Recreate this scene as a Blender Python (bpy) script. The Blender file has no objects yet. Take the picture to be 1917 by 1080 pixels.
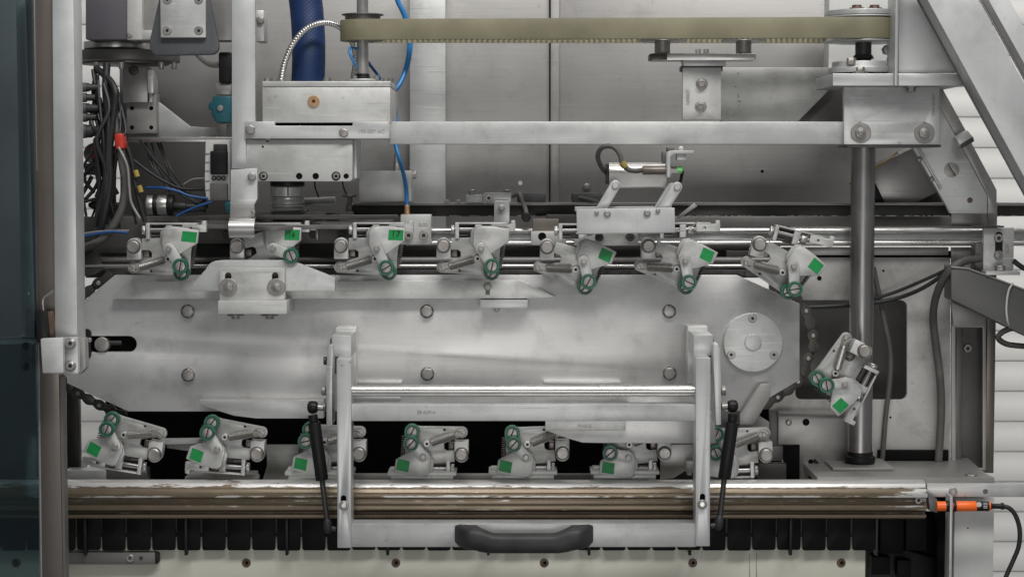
import bpy, bmesh, math, random
from mathutils import Vector, Matrix
from mathutils.geometry import tessellate_polygon
random.seed(7)
R = math.radians
SC = bpy.context.scene
COL = SC.collection

# ---------------------------------------------------------------- camera
S = 0.0008                      # metres per photo pixel on the side plate
F = 3600.0                      # focal length in photo pixels
TH = math.atan(220.0 / F)       # camera looks down a little
D = F * S
CAM = Vector((0, -D * math.cos(TH), D * math.sin(TH)))
FWD = Vector((0, math.cos(TH), -math.sin(TH)))
UPV = Vector((0, math.sin(TH), math.cos(TH)))
cd = bpy.data.cameras.new('camera')
cam = bpy.data.objects.new('camera', cd)
COL.objects.link(cam)
cam.location = CAM
cam.rotation_euler = (math.pi / 2 - TH, 0, 0)
cd.sensor_fit = 'HORIZONTAL'
cd.sensor_width = 36
cd.lens = 36 * F / 1917
cd.clip_start = 0.05
cd.clip_end = 60
SC.camera = cam

# ---------------------------------------------------------------- light of the hall and an added fill lamp
W = bpy.data.worlds.new('World')
SC.world = W
W.use_nodes = True
bg = W.node_tree.nodes['Background']
bg.inputs[0].default_value = (0.97, 0.985, 1.0, 1)
bg.inputs[1].default_value = 0.175
SC.view_settings.view_transform = 'Standard'
SC.view_settings.look = 'None'
SC.view_settings.exposure = 0.0
SC.view_settings.gamma = 1.0


def lamp(loc, aim, sx, sy, power, col=(1, 0.985, 0.965)):
    l = bpy.data.lights.new('ceiling_or_fill_lamp', 'AREA')
    l.shape = 'RECTANGLE'
    l.size = sx
    l.size_y = sy
    l.energy = power
    l.color = col
    o = bpy.data.objects.new('ceiling_or_fill_lamp', l)
    COL.objects.link(o)
    o.location = loc
    o.rotation_euler = (Vector(aim) - Vector(loc)).to_track_quat('-Z', 'Y').to_euler()
    return o


lamp((0.5, -1.7, 2.3), (0.15, 0, 0), 2.6, 0.45, 74)
lamp((-0.3, -0.5, 2.4), (0, 0.0, 0), 3.0, 0.35, 7)
lamp((1.2, 0.85, 2.2), (0.9, 1.25, 0), 2.4, 0.4, 15)
lamp((0.22, -3.4, -0.62), (0.05, 0, -0.1), 1.5, 0.7, 13)  # fill lamp added low behind the camera for a sheen on the plate


# ---------------------------------------------------------------- pixel <-> place
def P(px, py, Y):
    d = FWD + Vector(((px - 958.5) / F, 0, 0)) + UPV * ((540 - py) / F)
    return CAM + d * ((Y - CAM.y) / d.y)


def K(Y):
    return S * (D + Y) / D


G = K(-0.045)


def LOCAL(px, py, Y):
    return Vector((px * G, Y, -py * G))


# ---------------------------------------------------------------- materials
def nodes_of(name):
    m = bpy.data.materials.new(name)
    m.use_nodes = True
    nt = m.node_tree
    return m, nt, nt.nodes['Principled BSDF']


def add(nt, kind, **kw):
    n = nt.nodes.new(kind)
    for k, v in kw.items():
        setattr(n, k, v)
    return n


def metal(name, col, rough=0.4, metallic=0.7, blotch=0.2, brush='X', brush_amt=0.06, grime=0.15, gcol=(0.10, 0.085, 0.07),
          wave=0.0, bl_scale=5.0, spots=0.0, bump=0.04, scratch=0.0):
    m, nt, b = nodes_of(name)
    L = nt.links
    tc = add(nt, 'ShaderNodeTexCoord')
    oi = add(nt, 'ShaderNodeObjectInfo')
    off = add(nt, 'ShaderNodeVectorMath', operation='SCALE')
    off.inputs[0].default_value = (3.1, 5.7, 9.2)
    L.new(oi.outputs['Random'], off.inputs['Scale'])
    pos = add(nt, 'ShaderNodeVectorMath', operation='ADD')
    L.new(tc.outputs['Object'], pos.inputs[0])
    L.new(off.outputs[0], pos.inputs[1])

    def noise(scale, detail=3, rough_=0.55, stretch=None):
        n = add(nt, 'ShaderNodeTexNoise')
        n.inputs['Scale'].default_value = scale
        n.inputs['Detail'].default_value = detail
        n.inputs['Roughness'].default_value = rough_
        if stretch:
            mp = add(nt, 'ShaderNodeMapping')
            mp.inputs['Scale'].default_value = stretch
            L.new(pos.outputs[0], mp.inputs[0])
            L.new(mp.outputs[0], n.inputs['Vector'])
        else:
            L.new(pos.outputs[0], n.inputs['Vector'])
        return n

    nb = noise(bl_scale, 4, 0.6)
    rb = add(nt, 'ShaderNodeMapRange')
    rb.inputs[1].default_value = 0.3
    rb.inputs[2].default_value = 0.7
    rb.inputs[3].default_value = 1 - blotch
    rb.inputs[4].default_value = 1 + blotch * 0.6
    L.new(nb.outputs['Fac'], rb.inputs[0])
    st = {'X': (1, 90, 90), 'Z': (90, 90, 1), 'N': (9, 9, 9)}[brush]
    ns = noise(6.0, 3, 0.7, st)
    rs = add(nt, 'ShaderNodeMapRange')
    rs.inputs[1].default_value = 0.25
    rs.inputs[2].default_value = 0.75
    rs.inputs[3].default_value = 1 - brush_amt
    rs.inputs[4].default_value = 1 + brush_amt
    L.new(ns.outputs['Fac'], rs.inputs[0])
    mul = add(nt, 'ShaderNodeMath', operation='MULTIPLY')
    L.new(rb.outputs[0], mul.inputs[0])
    L.new(rs.outputs[0], mul.inputs[1])
    cm = add(nt, 'ShaderNodeVectorMath', operation='SCALE')
    cm.inputs[0].default_value = col
    L.new(mul.outputs[0], cm.inputs['Scale'])
    # dirt
    ng = noise(17, 6, 0.7)
    rg = add(nt, 'ShaderNodeMapRange')
    rg.inputs[1].default_value = 0.52
    rg.inputs[2].default_value = 0.78
    rg.inputs[3].default_value = 0
    rg.inputs[4].default_value = grime * 2.2
    L.new(ng.outputs['Fac'], rg.inputs[0])
    mix = add(nt, 'ShaderNodeMix', data_type='RGBA')
    L.new(rg.outputs[0], mix.inputs[0])
    L.new(cm.outputs[0], mix.inputs[6])
    mix.inputs[7].default_value = (*gcol, 1)
    last = mix.outputs[2]
    tr = add(nt, 'ShaderNodeMapRange')
    tr.inputs[3].default_value = 0.90
    tr.inputs[4].default_value = 1.04
    L.new(oi.outputs['Random'], tr.inputs[0])
    ts = add(nt, 'ShaderNodeVectorMath', operation='SCALE')
    L.new(last, ts.inputs[0])
    L.new(tr.outputs[0], ts.inputs['Scale'])
    last = ts.outputs[0]
    if scratch:
        for a_, tone in ((R(24), 1.35), (R(-57), 0.6), (R(80), 1.25)):
            mp = add(nt, 'ShaderNodeMapping')
            mp.inputs['Rotation'].default_value = (0, a_, 0)
            mp.inputs['Scale'].default_value = (5, 160, 160)
            L.new(pos.outputs[0], mp.inputs[0])
            n3 = add(nt, 'ShaderNodeTexNoise')
            n3.inputs['Scale'].default_value = 2.2
            n3.inputs['Detail'].default_value = 1
            L.new(mp.outputs[0], n3.inputs['Vector'])
            r3 = add(nt, 'ShaderNodeMapRange')
            r3.inputs[1].default_value = 0.70
            r3.inputs[2].default_value = 0.76
            r3.inputs[4].default_value = scratch
            L.new(n3.outputs['Fac'], r3.inputs[0])
            m3 = add(nt, 'ShaderNodeMix', data_type='RGBA')
            L.new(r3.outputs[0], m3.inputs[0])
            L.new(last, m3.inputs[6])
            m3.inputs[7].default_value = (*[min(.9, c * tone) for c in col], 1)
            last = m3.outputs[2]
    if spots:
        n2 = noise(85, 2, 0.5)
        r2 = add(nt, 'ShaderNodeMapRange')
        r2.inputs[1].default_value = 0.70
        r2.inputs[2].default_value = 0.76
        r2.inputs[4].default_value = spots
        L.new(n2.outputs['Fac'], r2.inputs[0])
        m2 = add(nt, 'ShaderNodeMix', data_type='RGBA')
        L.new(r2.outputs[0], m2.inputs[0])
        L.new(last, m2.inputs[6])
        m2.inputs[7].default_value = (*[c * 0.35 for c in col], 1)
        last = m2.outputs[2]
    L.new(last, b.inputs['Base Color'])
    b.inputs['Metallic'].default_value = metallic
    rr = add(nt, 'ShaderNodeMapRange')
    rr.inputs[1].default_value = 0.3
    rr.inputs[2].default_value = 0.7
    rr.inputs[3].default_value = rough * 0.8
    rr.inputs[4].default_value = min(1, rough * 1.25)
    L.new(nb.outputs['Fac'], rr.inputs[0])
    L.new(rr.outputs[0], b.inputs['Roughness'])
    bp = add(nt, 'ShaderNodeBump')
    bp.inputs['Strength'].default_value = bump
    bp.inputs['Distance'].default_value = 0.002
    L.new(ns.outputs['Fac'], bp.inputs['Height'])
    if wave:
        nw = noise(4.5, 1, 0.4)
        b2 = add(nt, 'ShaderNodeBump')
        b2.inputs['Strength'].default_value = wave
        b2.inputs['Distance'].default_value = 0.05
        L.new(nw.outputs['Fac'], b2.inputs['Height'])
        L.new(b2.outputs[0], bp.inputs['Normal'])
    L.new(bp.outputs[0], b.inputs['Normal'])
    return m


def plain(name, col, rough=0.5, metallic=0.0, var=0.15, scale=25, bump=0.02, spec=0.5):
    m, nt, b = nodes_of(name)
    L = nt.links
    tc = add(nt, 'ShaderNodeTexCoord')
    n = add(nt, 'ShaderNodeTexNoise')
    n.inputs['Scale'].default_value = scale
    n.inputs['Detail'].default_value = 5
    L.new(tc.outputs['Object'], n.inputs['Vector'])
    r = add(nt, 'ShaderNodeMapRange')
    r.inputs[1].default_value = 0.3
    r.inputs[2].default_value = 0.7
    r.inputs[3].default_value = 1 - var
    r.inputs[4].default_value = 1 + var
    L.new(n.outputs['Fac'], r.inputs[0])
    c = add(nt, 'ShaderNodeVectorMath', operation='SCALE')
    c.inputs[0].default_value = col
    L.new(r.outputs[0], c.inputs['Scale'])
    L.new(c.outputs[0], b.inputs['Base Color'])
    b.inputs['Roughness'].default_value = rough
    b.inputs['Metallic'].default_value = metallic
    b.inputs['Specular IOR Level'].default_value = spec
    bp = add(nt, 'ShaderNodeBump')
    bp.inputs['Strength'].default_value = bump * 5
    bp.inputs['Distance'].default_value = 0.001
    L.new(n.outputs['Fac'], bp.inputs['Height'])
    L.new(bp.outputs[0], b.inputs['Normal'])
    return m


def beam_material():
    m, nt, b = nodes_of('worn_bronze_anodising')
    L = nt.links
    tc = add(nt, 'ShaderNodeTexCoord')
    sep = add(nt, 'ShaderNodeSeparateXYZ')
    L.new(tc.outputs['Object'], sep.inputs[0])
    mp = add(nt, 'ShaderNodeMapping')
    mp.inputs['Scale'].default_value = (13, 18, 70)
    L.new(tc.outputs['Object'], mp.inputs[0])
    n = add(nt, 'ShaderNodeTexNoise')
    n.inputs['Scale'].default_value = 1.6
    n.inputs['Detail'].default_value = 7
    n.inputs['Roughness'].default_value = 0.66
    L.new(mp.outputs[0], n.inputs['Vector'])
    nl = add(nt, 'ShaderNodeTexNoise')
    nl.inputs['Scale'].default_value = 2.2
    nl.inputs['Detail'].default_value = 2
    L.new(tc.outputs['Object'], nl.inputs['Vector'])
    # wear is worst on the ridges: bands by height over the beam
    mr = add(nt, 'ShaderNodeMapRange')
    mr.inputs[1].default_value = -0.058
    mr.inputs[2].default_value = 0.0
    L.new(sep.outputs[2], mr.inputs[0])
    cr = add(nt, 'ShaderNodeValToRGB')
    e = cr.color_ramp.elements
    pts = [(0.0, .1), (.12, .2), (.15, 0), (.20, 0), (.217, .50), (.24, .25), (.33, .25), (.345, .46), (.365, .2), (.44, .40), (.50, .1), (.535, .1),
           (.548, .56), (.568, .40), (.62, .36), (.66, .60), (.70, .64), (.73, .32), (.86, .37), (.90, .68), (1, .85)]
    e[0].position, e[0].color = pts[0][0], (pts[0][1],) * 3 + (1,)
    e[1].position, e[1].color = pts[-1][0], (pts[-1][1],) * 3 + (1,)
    for p, v in pts[1:-1]:
        x = e.new(p)
        x.color = (v, v, v, 1)
    L.new(mr.outputs[0], cr.inputs[0])
    a = add(nt, 'ShaderNodeMath', operation='MULTIPLY_ADD')
    L.new(n.outputs['Fac'], a.inputs[0])
    a.inputs[1].default_value = 1.5
    L.new(cr.outputs[0], a.inputs[2])
    a2 = add(nt, 'ShaderNodeMath', operation='MULTIPLY_ADD')
    L.new(nl.outputs['Fac'], a2.inputs[0])
    a2.inputs[1].default_value = 0.9
    L.new(a.outputs[0], a2.inputs[2])
    th = add(nt, 'ShaderNodeMapRange')
    th.inputs[1].default_value = 1.76
    th.inputs[2].default_value = 1.86
    L.new(a2.outputs[0], th.inputs[0])
    nc = add(nt, 'ShaderNodeMix', data_type='RGBA')
    nc.inputs[6].default_value = (0.12, 0.092, 0.064, 1)
    nc.inputs[7].default_value = (0.30, 0.24, 0.17, 1)
    L.new(n.outputs['Fac'], nc.inputs[0])
    mx = add(nt, 'ShaderNodeMix', data_type='RGBA')
    L.new(th.outputs[0], mx.inputs[0])
    L.new(nc.outputs[2], mx.inputs[6])
    mx.inputs[7].default_value = (0.70, 0.69, 0.67, 1)
    L.new(mx.outputs[2], b.inputs['Base Color'])
    b.inputs['Metallic'].default_value = 0.55
    b.inputs['Roughness'].default_value = 0.33
    bp = add(nt, 'ShaderNodeBump')
    bp.inputs['Strength'].default_value = 0.17
    bp.inputs['Distance'].default_value = 0.001
    L.new(th.outputs[0], bp.inputs['Height'])
    L.new(bp.outputs[0], b.inputs['Normal'])
    return m


def hose_material():
    m = plain('dark_blue_hose_mesh', (0.004, 0.024, 0.095), 0.5, var=0.35, scale=30)
    nt = m.node_tree
    b = nt.nodes['Principled BSDF']
    tc = add(nt, 'ShaderNodeTexCoord')
    hs = []
    for a in (45, -45):
        mp = add(nt, 'ShaderNodeMapping')
        mp.inputs['Rotation'].default_value = (0, R(a), 0)
        w = add(nt, 'ShaderNodeTexWave')
        w.inputs['Scale'].default_value = 75
        w.inputs['Distortion'].default_value = 0.6
        nt.links.new(tc.outputs['Object'], mp.inputs[0])
        nt.links.new(mp.outputs[0], w.inputs[0])
        hs.append(w)
    mu = add(nt, 'ShaderNodeMath', operation='MAXIMUM')
    nt.links.new(hs[0].outputs['Fac'], mu.inputs[0])
    nt.links.new(hs[1].outputs['Fac'], mu.inputs[1])
    bp = add(nt, 'ShaderNodeBump')
    bp.inputs['Strength'].default_value = 0.25
    bp.inputs['Distance'].default_value = 0.001
    nt.links.new(mu.outputs[0], bp.inputs['Height'])
    nt.links.new(bp.outputs[0], b.inputs['Normal'])
    return m


def glass_material(name='teal_safety_glass', col=(0.66, 0.74, 0.765)):
    m, nt, b = nodes_of(name)
    nt.nodes.remove(b)
    out = nt.nodes['Material Output']
    t = add(nt, 'ShaderNodeBsdfTransparent')
    t.inputs[0].default_value = (*col, 1)
    g = add(nt, 'ShaderNodeBsdfGlossy')
    g.inputs['Roughness'].default_value = 0.05
    g.inputs[0].default_value = (0.6, 0.7, 0.75, 1)
    fr = add(nt, 'ShaderNodeFresnel')
    fr.inputs[0].default_value = 1.45
    mx = add(nt, 'ShaderNodeMixShader')
    nt.links.new(fr.outputs[0], mx.inputs[0])
    nt.links.new(t.outputs[0], mx.inputs[1])
    nt.links.new(g.outputs[0], mx.inputs[2])
    nt.links.new(mx.outputs[0], out.inputs[0])
    return m


MT = dict(
    plate=metal('stained_stainless_plate', (0.74, 0.735, 0.72), 0.42, 0.70, 0.22, 'X', 0.03, 0.15, wave=0.035, bl_scale=4.2, scratch=0.18, spots=0.15),
    plate2=metal('dusty_stainless_plate', (0.47, 0.46, 0.44), 0.5, 0.5, 0.2, 'X', 0.04, 0.22, bl_scale=5, spots=0.3),
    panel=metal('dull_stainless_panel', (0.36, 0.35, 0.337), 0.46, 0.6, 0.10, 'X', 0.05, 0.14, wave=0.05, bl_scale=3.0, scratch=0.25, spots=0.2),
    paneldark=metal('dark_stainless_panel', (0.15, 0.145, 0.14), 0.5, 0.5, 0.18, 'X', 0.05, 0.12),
    alu=metal('satin_aluminium', (0.60, 0.605, 0.595), 0.42, 0.55, 0.14, 'X', 0.04, 0.16, bl_scale=9, scratch=0.5, spots=0.25),
    aluz=metal('satin_aluminium_upright', (0.58, 0.59, 0.585), 0.42, 0.55, 0.12, 'Z', 0.03, 0.10, bl_scale=7, scratch=0.12, spots=0.2),
    cast=metal('silver_gripper_casting', (0.56, 0.56, 0.545), 0.42, 0.45, 0.16, 'N', 0.06, 0.26, bl_scale=24, spots=0.3, scratch=0.35),
    castdark=metal('worn_gripper_casting', (0.45, 0.45, 0.435), 0.42, 0.5, 0.2, 'N', 0.06, 0.35, bl_scale=30, spots=0.4, scratch=0.35),
    milled=metal('milled_aluminium', (0.60, 0.60, 0.58), 0.45, 0.45, 0.14, 'N', 0.06, 0.20, bl_scale=14, spots=0.35, scratch=0.5),
    steel=metal('bright_steel', (0.58, 0.57, 0.55), 0.30, 0.9, 0.10, 'X', 0.04, 0.12, bl_scale=15, bump=0.004),
    bolt=metal('bolt_steel', (0.38, 0.365, 0.345), 0.42, 0.75, 0.12, 'N', 0.05, 0.2, bl_scale=60),
    pinm=metal('turned_pin', (0.36, 0.34, 0.32), 0.42, 0.75, 0.10, 'N', 0.08, 0.12, bl_scale=60),
    post=metal('dark_ground_steel', (0.35, 0.34, 0.335), 0.33, 0.92, 0.12, 'Z', 0.07, 0.12, bl_scale=10),
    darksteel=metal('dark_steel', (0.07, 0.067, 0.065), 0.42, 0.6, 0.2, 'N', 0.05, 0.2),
    grey=metal('dull_grey_steel', (0.17, 0.165, 0.16), 0.48, 0.6, 0.15, 'X', 0.06, 0.2, bl_scale=8),
    chain=metal('oily_chain_steel', (0.10, 0.092, 0.083), 0.45, 0.6, 0.2, 'N', 0.05, 0.3, bl_scale=40),
    chute=metal('dark_grey_square_tube', (0.15, 0.148, 0.146), 0.55, 0.3, 0.15, 'X', 0.04, 0.15),
    brown=metal('brown_grey_steel', (0.20, 0.175, 0.155), 0.4, 0.6, 0.06, 'Z', 0.04, 0.06),
    spring=metal('spring_wire', (0.45, 0.43, 0.41), 0.33, 0.9, 0.1, 'N', 0.05, 0.1),
    black=plain('black_plastic', (0.008, 0.008, 0.0085), 0.45, spec=0.3),
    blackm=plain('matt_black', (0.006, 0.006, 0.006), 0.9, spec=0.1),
    slat=plain('black_slat_plastic', (0.0045, 0.0045, 0.005), 0.55, spec=0.15),
    rubber=plain('grey_black_rubber', (0.022, 0.022, 0.023), 0.55, var=0.6),
    apron=plain('dark_grey_rubber', (0.075, 0.078, 0.085), 0.6, var=0.15),
    cable=plain('black_cable_sheath', (0.014, 0.014, 0.015), 0.5, var=0.25, scale=60),
    cablegrey=plain('dusty_grey_cable', (0.085, 0.08, 0.074), 0.6, var=0.25, scale=40),
    motor=plain('slate_grey_motor_paint', (0.085, 0.08, 0.092), 0.5, var=0.08),
    green=plain('green_vinyl', (0.0, 0.25, 0.055), 0.5, var=0.18, scale=90),
    roller=plain('green_plastic_roller', (0.018, 0.115, 0.07), 0.38, var=0.25, scale=90),
    led=plain('light_green_sensor_tip', (0.16, 0.62, 0.16), 0.4),
    belt=plain('olive_polyurethane_belt', (0.20, 0.186, 0.118), 0.5, var=0.22, scale=14),
    belttooth=plain('pale_belt_edge', (0.24, 0.225, 0.15), 0.5, var=0.2, scale=40),
    brass=plain('bronze_plug_metal', (0.55, 0.33, 0.18), 0.35, 0.6),
    bluehose=hose_material(),
    blue=plain('blue_air_tube_plastic', (0.025, 0.19, 0.46), 0.3, var=0.1),
    bluedk=plain('navy_air_tube_plastic', (0.015, 0.07, 0.22), 0.35, var=0.1),
    teal=plain('teal_valve_paint', (0.015, 0.12, 0.15), 0.45, var=0.2),
    red=plain('red_connector_plastic', (0.45, 0.03, 0.015), 0.4),
    darkred=plain('dark_red_plastic', (0.10, 0.012, 0.012), 0.4),
    orange=plain('orange_sensor_plastic', (0.95, 0.16, 0.015), 0.4, var=0.05),
    yellow=plain('yellow_sleeve', (0.34, 0.25, 0.06), 0.5),
    cream=plain('cream_plastic', (0.58, 0.58, 0.49), 0.5, var=0.10, scale=9),
    wall=plain('white_siding', (0.80, 0.79, 0.76), 0.5, var=0.02, scale=4),
    white=metal('pale_grey_paint', (0.66, 0.66, 0.64), 0.5, 0.1, 0.08, 'Z', 0.02, 0.10, bl_scale=6, spots=0.25),
    print=plain('grey_engraving', (0.27, 0.265, 0.26), 0.7),
    ink=plain('dark_green_ink', (0.0, 0.04, 0.012), 0.6),
    rust=plain('rusty_screw_metal', (0.13, 0.085, 0.065), 0.5, 0.5, var=0.3, scale=120),
    labelw=plain('pale_label_print', (0.6, 0.6, 0.58), 0.5),
    tie=plain('white_cable_tie_nylon', (0.6, 0.6, 0.58), 0.5),
    clearish=glass_material('grey_lower_glass', (0.62, 0.68, 0.68)), beam=beam_material(), glass=glass_material())


# ---------------------------------------------------------------- shape builder
def arc(cx, cy, r, a0, a1, n=6):
    return [(cx + r * math.cos(R(a0 + (a1 - a0) * i / n)), cy + r * math.sin(R(a0 + (a1 - a0) * i / n))) for i in range(n + 1)]


def rr(x0, y0, x1, y1, r, n=4):
    return (arc(x0 + r, y0 + r, r, 180, 270, n) + arc(x1 - r, y0 + r, r, 270, 360, n) +
            arc(x1 - r, y1 - r, r, 0, 90, n) + arc(x0 + r, y1 - r, r, 90, 180, n))


def capsule(p0, r0, p1, r1, n=8):
    a = math.degrees(math.atan2(p1[1] - p0[1], p1[0] - p0[0]))
    return arc(*p0, r0, a + 90, a + 270, n) + arc(*p1, r1, a - 90, a + 90, n)


def circ(cx, cy, r, n=20, a=0):
    return [(cx + r * math.cos(R(a) + 2 * math.pi * i / n), cy + r * math.sin(R(a) + 2 * math.pi * i / n)) for i in range(n)]


def smooth_path(pts, n=6):
    pts = [Vector(p) for p in pts]
    q = [pts[0] * 2 - pts[1]] + pts + [pts[-1] * 2 - pts[-2]]
    out = []
    for i in range(1, len(q) - 2):
        a, b, c, d = q[i - 1], q[i], q[i + 1], q[i + 2]
        for k in range(n):
            t = k / n
            out.append(0.5 * ((2 * b) + (c - a) * t + (2 * a - 5 * b + 4 * c - d) * t * t + (3 * b - a - 3 * c + d) * t ** 3))
    out.append(pts[-1])
    return out


class B:
    def __init__(s, local=False):
        s.bm = bmesh.new()
        s.local = local
        s.mp = LOCAL if local else P

    def k(s, Y):
        return G if s.local else K(Y)

    def prism(s, loops3, t):
        """loops3: outer loop then holes, of 3D points in one vertical plane; pushed back by t"""
        dv = Vector((0, t, 0))
        fr, bk = [], []
        for lp in loops3:
            fr.append([s.bm.verts.new(p) for p in lp])
            bk.append([s.bm.verts.new(p + dv) for p in lp])
        ff = [v for l in fr for v in l]
        bb = [v for l in bk for v in l]
        if len(loops3) == 1:
            s.bm.faces.new(ff)
            s.bm.faces.new(bb[::-1])
        else:
            for tri in tessellate_polygon([[Vector((p.x, p.z, 0)) for p in lp] for lp in loops3]):
                s.bm.faces.new([ff[i] for i in tri])
                s.bm.faces.new([bb[i] for i in reversed(tri)])
        for f, b in zip(fr, bk):
            n = len(f)
            for i in range(n):
                j = (i + 1) % n
                s.bm.faces.new((f[i], b[i], b[j], f[j]))
        return s

    def poly(s, pts, Y, t, holes=()):
        return s.prism([[s.mp(x, y, Y) for x, y in pts]] + [[s.mp(x, y, Y) for x, y in h] for h in holes], t)

    def rect(s, x0, y0, x1, y1, Y, t):
        if s.local:
            return s.poly([(x0, y0), (x1, y0), (x1, y1), (x0, y1)], Y, t)
        my = (y0 + y1) / 2
        my = min(max(my, 0), 1080)
        X0, X1 = P(x0, my, Y).x, P(x1, my, Y).x
        Z0, Z1 = P(958, y1, Y).z, P(958, y0, Y).z
        return s.prism([[Vector((X0, Y, Z0)), Vector((X1, Y, Z0)), Vector((X1, Y, Z1)), Vector((X0, Y, Z1))]], t)

    def box3(s, x0, x1, y0, y1, z0, z1):
        return s.prism([[Vector((x0, y0, z0)), Vector((x1, y0, z0)), Vector((x1, y0, z1)), Vector((x0, y0, z1))]], y1 - y0)

    def lathe(s, o, axis, prof, n=20):
        axis = Vector(axis).normalized()
        u = axis.orthogonal().normalized()
        w = axis.cross(u)
        rings = []
        for r, h in prof:
            if r <= 1e-7:
                rings.append([s.bm.verts.new(o + axis * h)])
            else:
                rings.append([s.bm.verts.new(o + axis * h + (u * math.cos(2 * math.pi * i / n) + w * math.sin(2 * math.pi * i / n)) * r) for i in range(n)])
        for a, b in zip(rings[:-1], rings[1:]):
            if len(a) == 1 and len(b) == 1:
                continue
            for i in range(n):
                j = (i + 1) % n
                if len(a) == 1:
                    s.bm.faces.new((a[0], b[i], b[j]))
                elif len(b) == 1:
                    s.bm.faces.new((a[i], b[0], a[j]))
                else:
                    s.bm.faces.new((a[i], b[i], b[j], a[j]))
        for rg, rev in ((rings[0], True), (rings[-1], False)):
            if len(rg) > 2:
                s.bm.faces.new(rg[::-1] if rev else rg)
        return s

    def disc(s, px, py, r, Y, t, n=20, c=None):
        k = s.k(Y)
        c = min(0.0008, r * k * 0.2) if c is None else c
        return s.lathe(s.mp(px, py, Y), (0, 1, 0), [(r * k - c, 0), (r * k, c), (r * k, t)], n)

    def cup(s, px, py, r, ri, Y, t, dep, n=20):
        """a cylinder with a recess in its front"""
        k = s.k(Y)
        c = min(0.0008, r * k * 0.15)
        return s.lathe(s.mp(px, py, Y), (0, 1, 0), [(0, dep), (ri * k, dep), (ri * k, 0), (r * k - c, 0), (r * k, c), (r * k, t)], n)

    def hexa(s, px, py, r, Y, t, a=0):
        return s.poly(circ(px, py, r, 6, a), Y, t)

    def vert(s, px, py, Y, prof, n=28):
        """turned about a vertical axis; prof = (radius px, photo row) pairs from the top"""
        x, k = P(px, py, Y).x, K(Y)
        return s.lathe(Vector((x, Y, 0)), (0, 0, 1), [(r * k, P(958, y, Y).z) for r, y in prof], n)

    def tube(s, pts, r, n=8, smooth=6):
        """pts (px, py, Y); r in px or a list of it"""
        k = s.k(pts[0][2])
        path = [s.mp(*p) for p in pts]
        if smooth and len(path) > 2:
            path = smooth_path(path, smooth)
        m = len(path)
        t0 = (path[1] - path[0]).normalized()
        u = t0.orthogonal().normalized()
        rings = []
        for i, p in enumerate(path):
            t = (path[min(i + 1, m - 1)] - path[max(i - 1, 0)]).normalized()
            u = (u - t * u.dot(t)).normalized()
            w = t.cross(u)
            q = r(i / (m - 1)) if callable(r) else r
            rings.append([s.bm.verts.new(p + (u * math.cos(2 * math.pi * j / n) + w * math.sin(2 * math.pi * j / n)) * q * k) for j in range(n)])
        for a, b in zip(rings[:-1], rings[1:]):
            for i in range(n):
                j = (i + 1) % n
                s.bm.faces.new((a[i], a[j], b[j], b[i]))
        s.bm.faces.new(rings[0][::-1])
        s.bm.faces.new(rings[-1])
        return s

    def coil(s, p0, p1, rad, wire, turns, seg=10, n=5):
        k = s.k(p0[2])
        a, b = s.mp(*p0), s.mp(*p1)
        ax = (b - a).normalized()
        u = ax.orthogonal().normalized()
        w = ax.cross(u)
        N = int(turns * seg)
        path = []
        for i in range(N + 1):
            an = 2 * math.pi * i / seg
            path.append(a.lerp(b, i / N) + (u * math.cos(an) + w * math.sin(an)) * rad * k)
        rings = []
        for i, p in enumerate(path):
            t = (path[min(i + 1, N)] - path[max(i - 1, 0)]).normalized()
            o = (p - a.lerp(b, i / N)).normalized()
            o = (o - t * o.dot(t)).normalized()
            q = t.cross(o)
            rings.append([s.bm.verts.new(p + (o * math.cos(2 * math.pi * j / n) + q * math.sin(2 * math.pi * j / n)) * wire * k) for j in range(n)])
        for c, d in zip(rings[:-1], rings[1:]):
            for i in range(n):
                j = (i + 1) % n
                s.bm.faces.new((c[i], c[j], d[j], d[i]))
        s.bm.faces.new(rings[0][::-1])
        s.bm.faces.new(rings[-1])
        return s

    def mesh(s, name, mat, bevel=0.0007, sharp=42, seg=2):
        bm = s.bm
        bmesh.ops.recalc_face_normals(bm, faces=bm.faces)
        if bevel:
            ed = [e for e in bm.edges if len(e.link_faces) == 2 and e.calc_face_angle(0) > R(40)]
            if ed:
                bmesh.ops.bevel(bm, geom=ed, offset=bevel, offset_type='OFFSET', segments=seg, profile=0.5, affect='EDGES', clamp_overlap=True)
        me = bpy.data.meshes.new(name)
        bm.to_mesh(me)
        bm.free()
        me.materials.append(MT[mat])
        for p in me.polygons:
            p.use_smooth = True
        me.set_sharp_from_angle(angle=R(sharp))
        return me

    def out(s, name, mat, parent=None, bevel=0.0007, sharp=42, kind=None, label=None, seg=2):
        me = s.mesh(name, mat, bevel, sharp, seg)
        o = bpy.data.objects.new(name, me)
        COL.objects.link(o)
        root = parent
        L = Vector()
        while root is not None:
            L += root.location
            root = root.parent
        if parent is None:            # a one-mesh thing: origin at its middle bottom
            xs = [v.co for v in me.vertices]
            L = Vector((sum(v.x for v in xs) / len(xs), sum(v.y for v in xs) / len(xs), min(v.z for v in xs)))
            o.location = L
        else:
            o.parent = parent
        me.transform(Matrix.Translation(-L))
        if kind:
            o['kind'] = kind
        if label:
            o['label'] = label
        return o


def T(name, label, cat, px, py, Y, group=None):
    o = bpy.data.objects.new(name, None)
    o.empty_display_size = 0.02
    COL.objects.link(o)
    o.location = P(px, py, Y)
    o['label'] = label
    o['category'] = cat
    if group:
        o['group'] = group
    return o


def tag(o, label, cat, group=None):
    o['label'] = label
    o['category'] = cat
    if group:
        o['group'] = group
    return o


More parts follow.
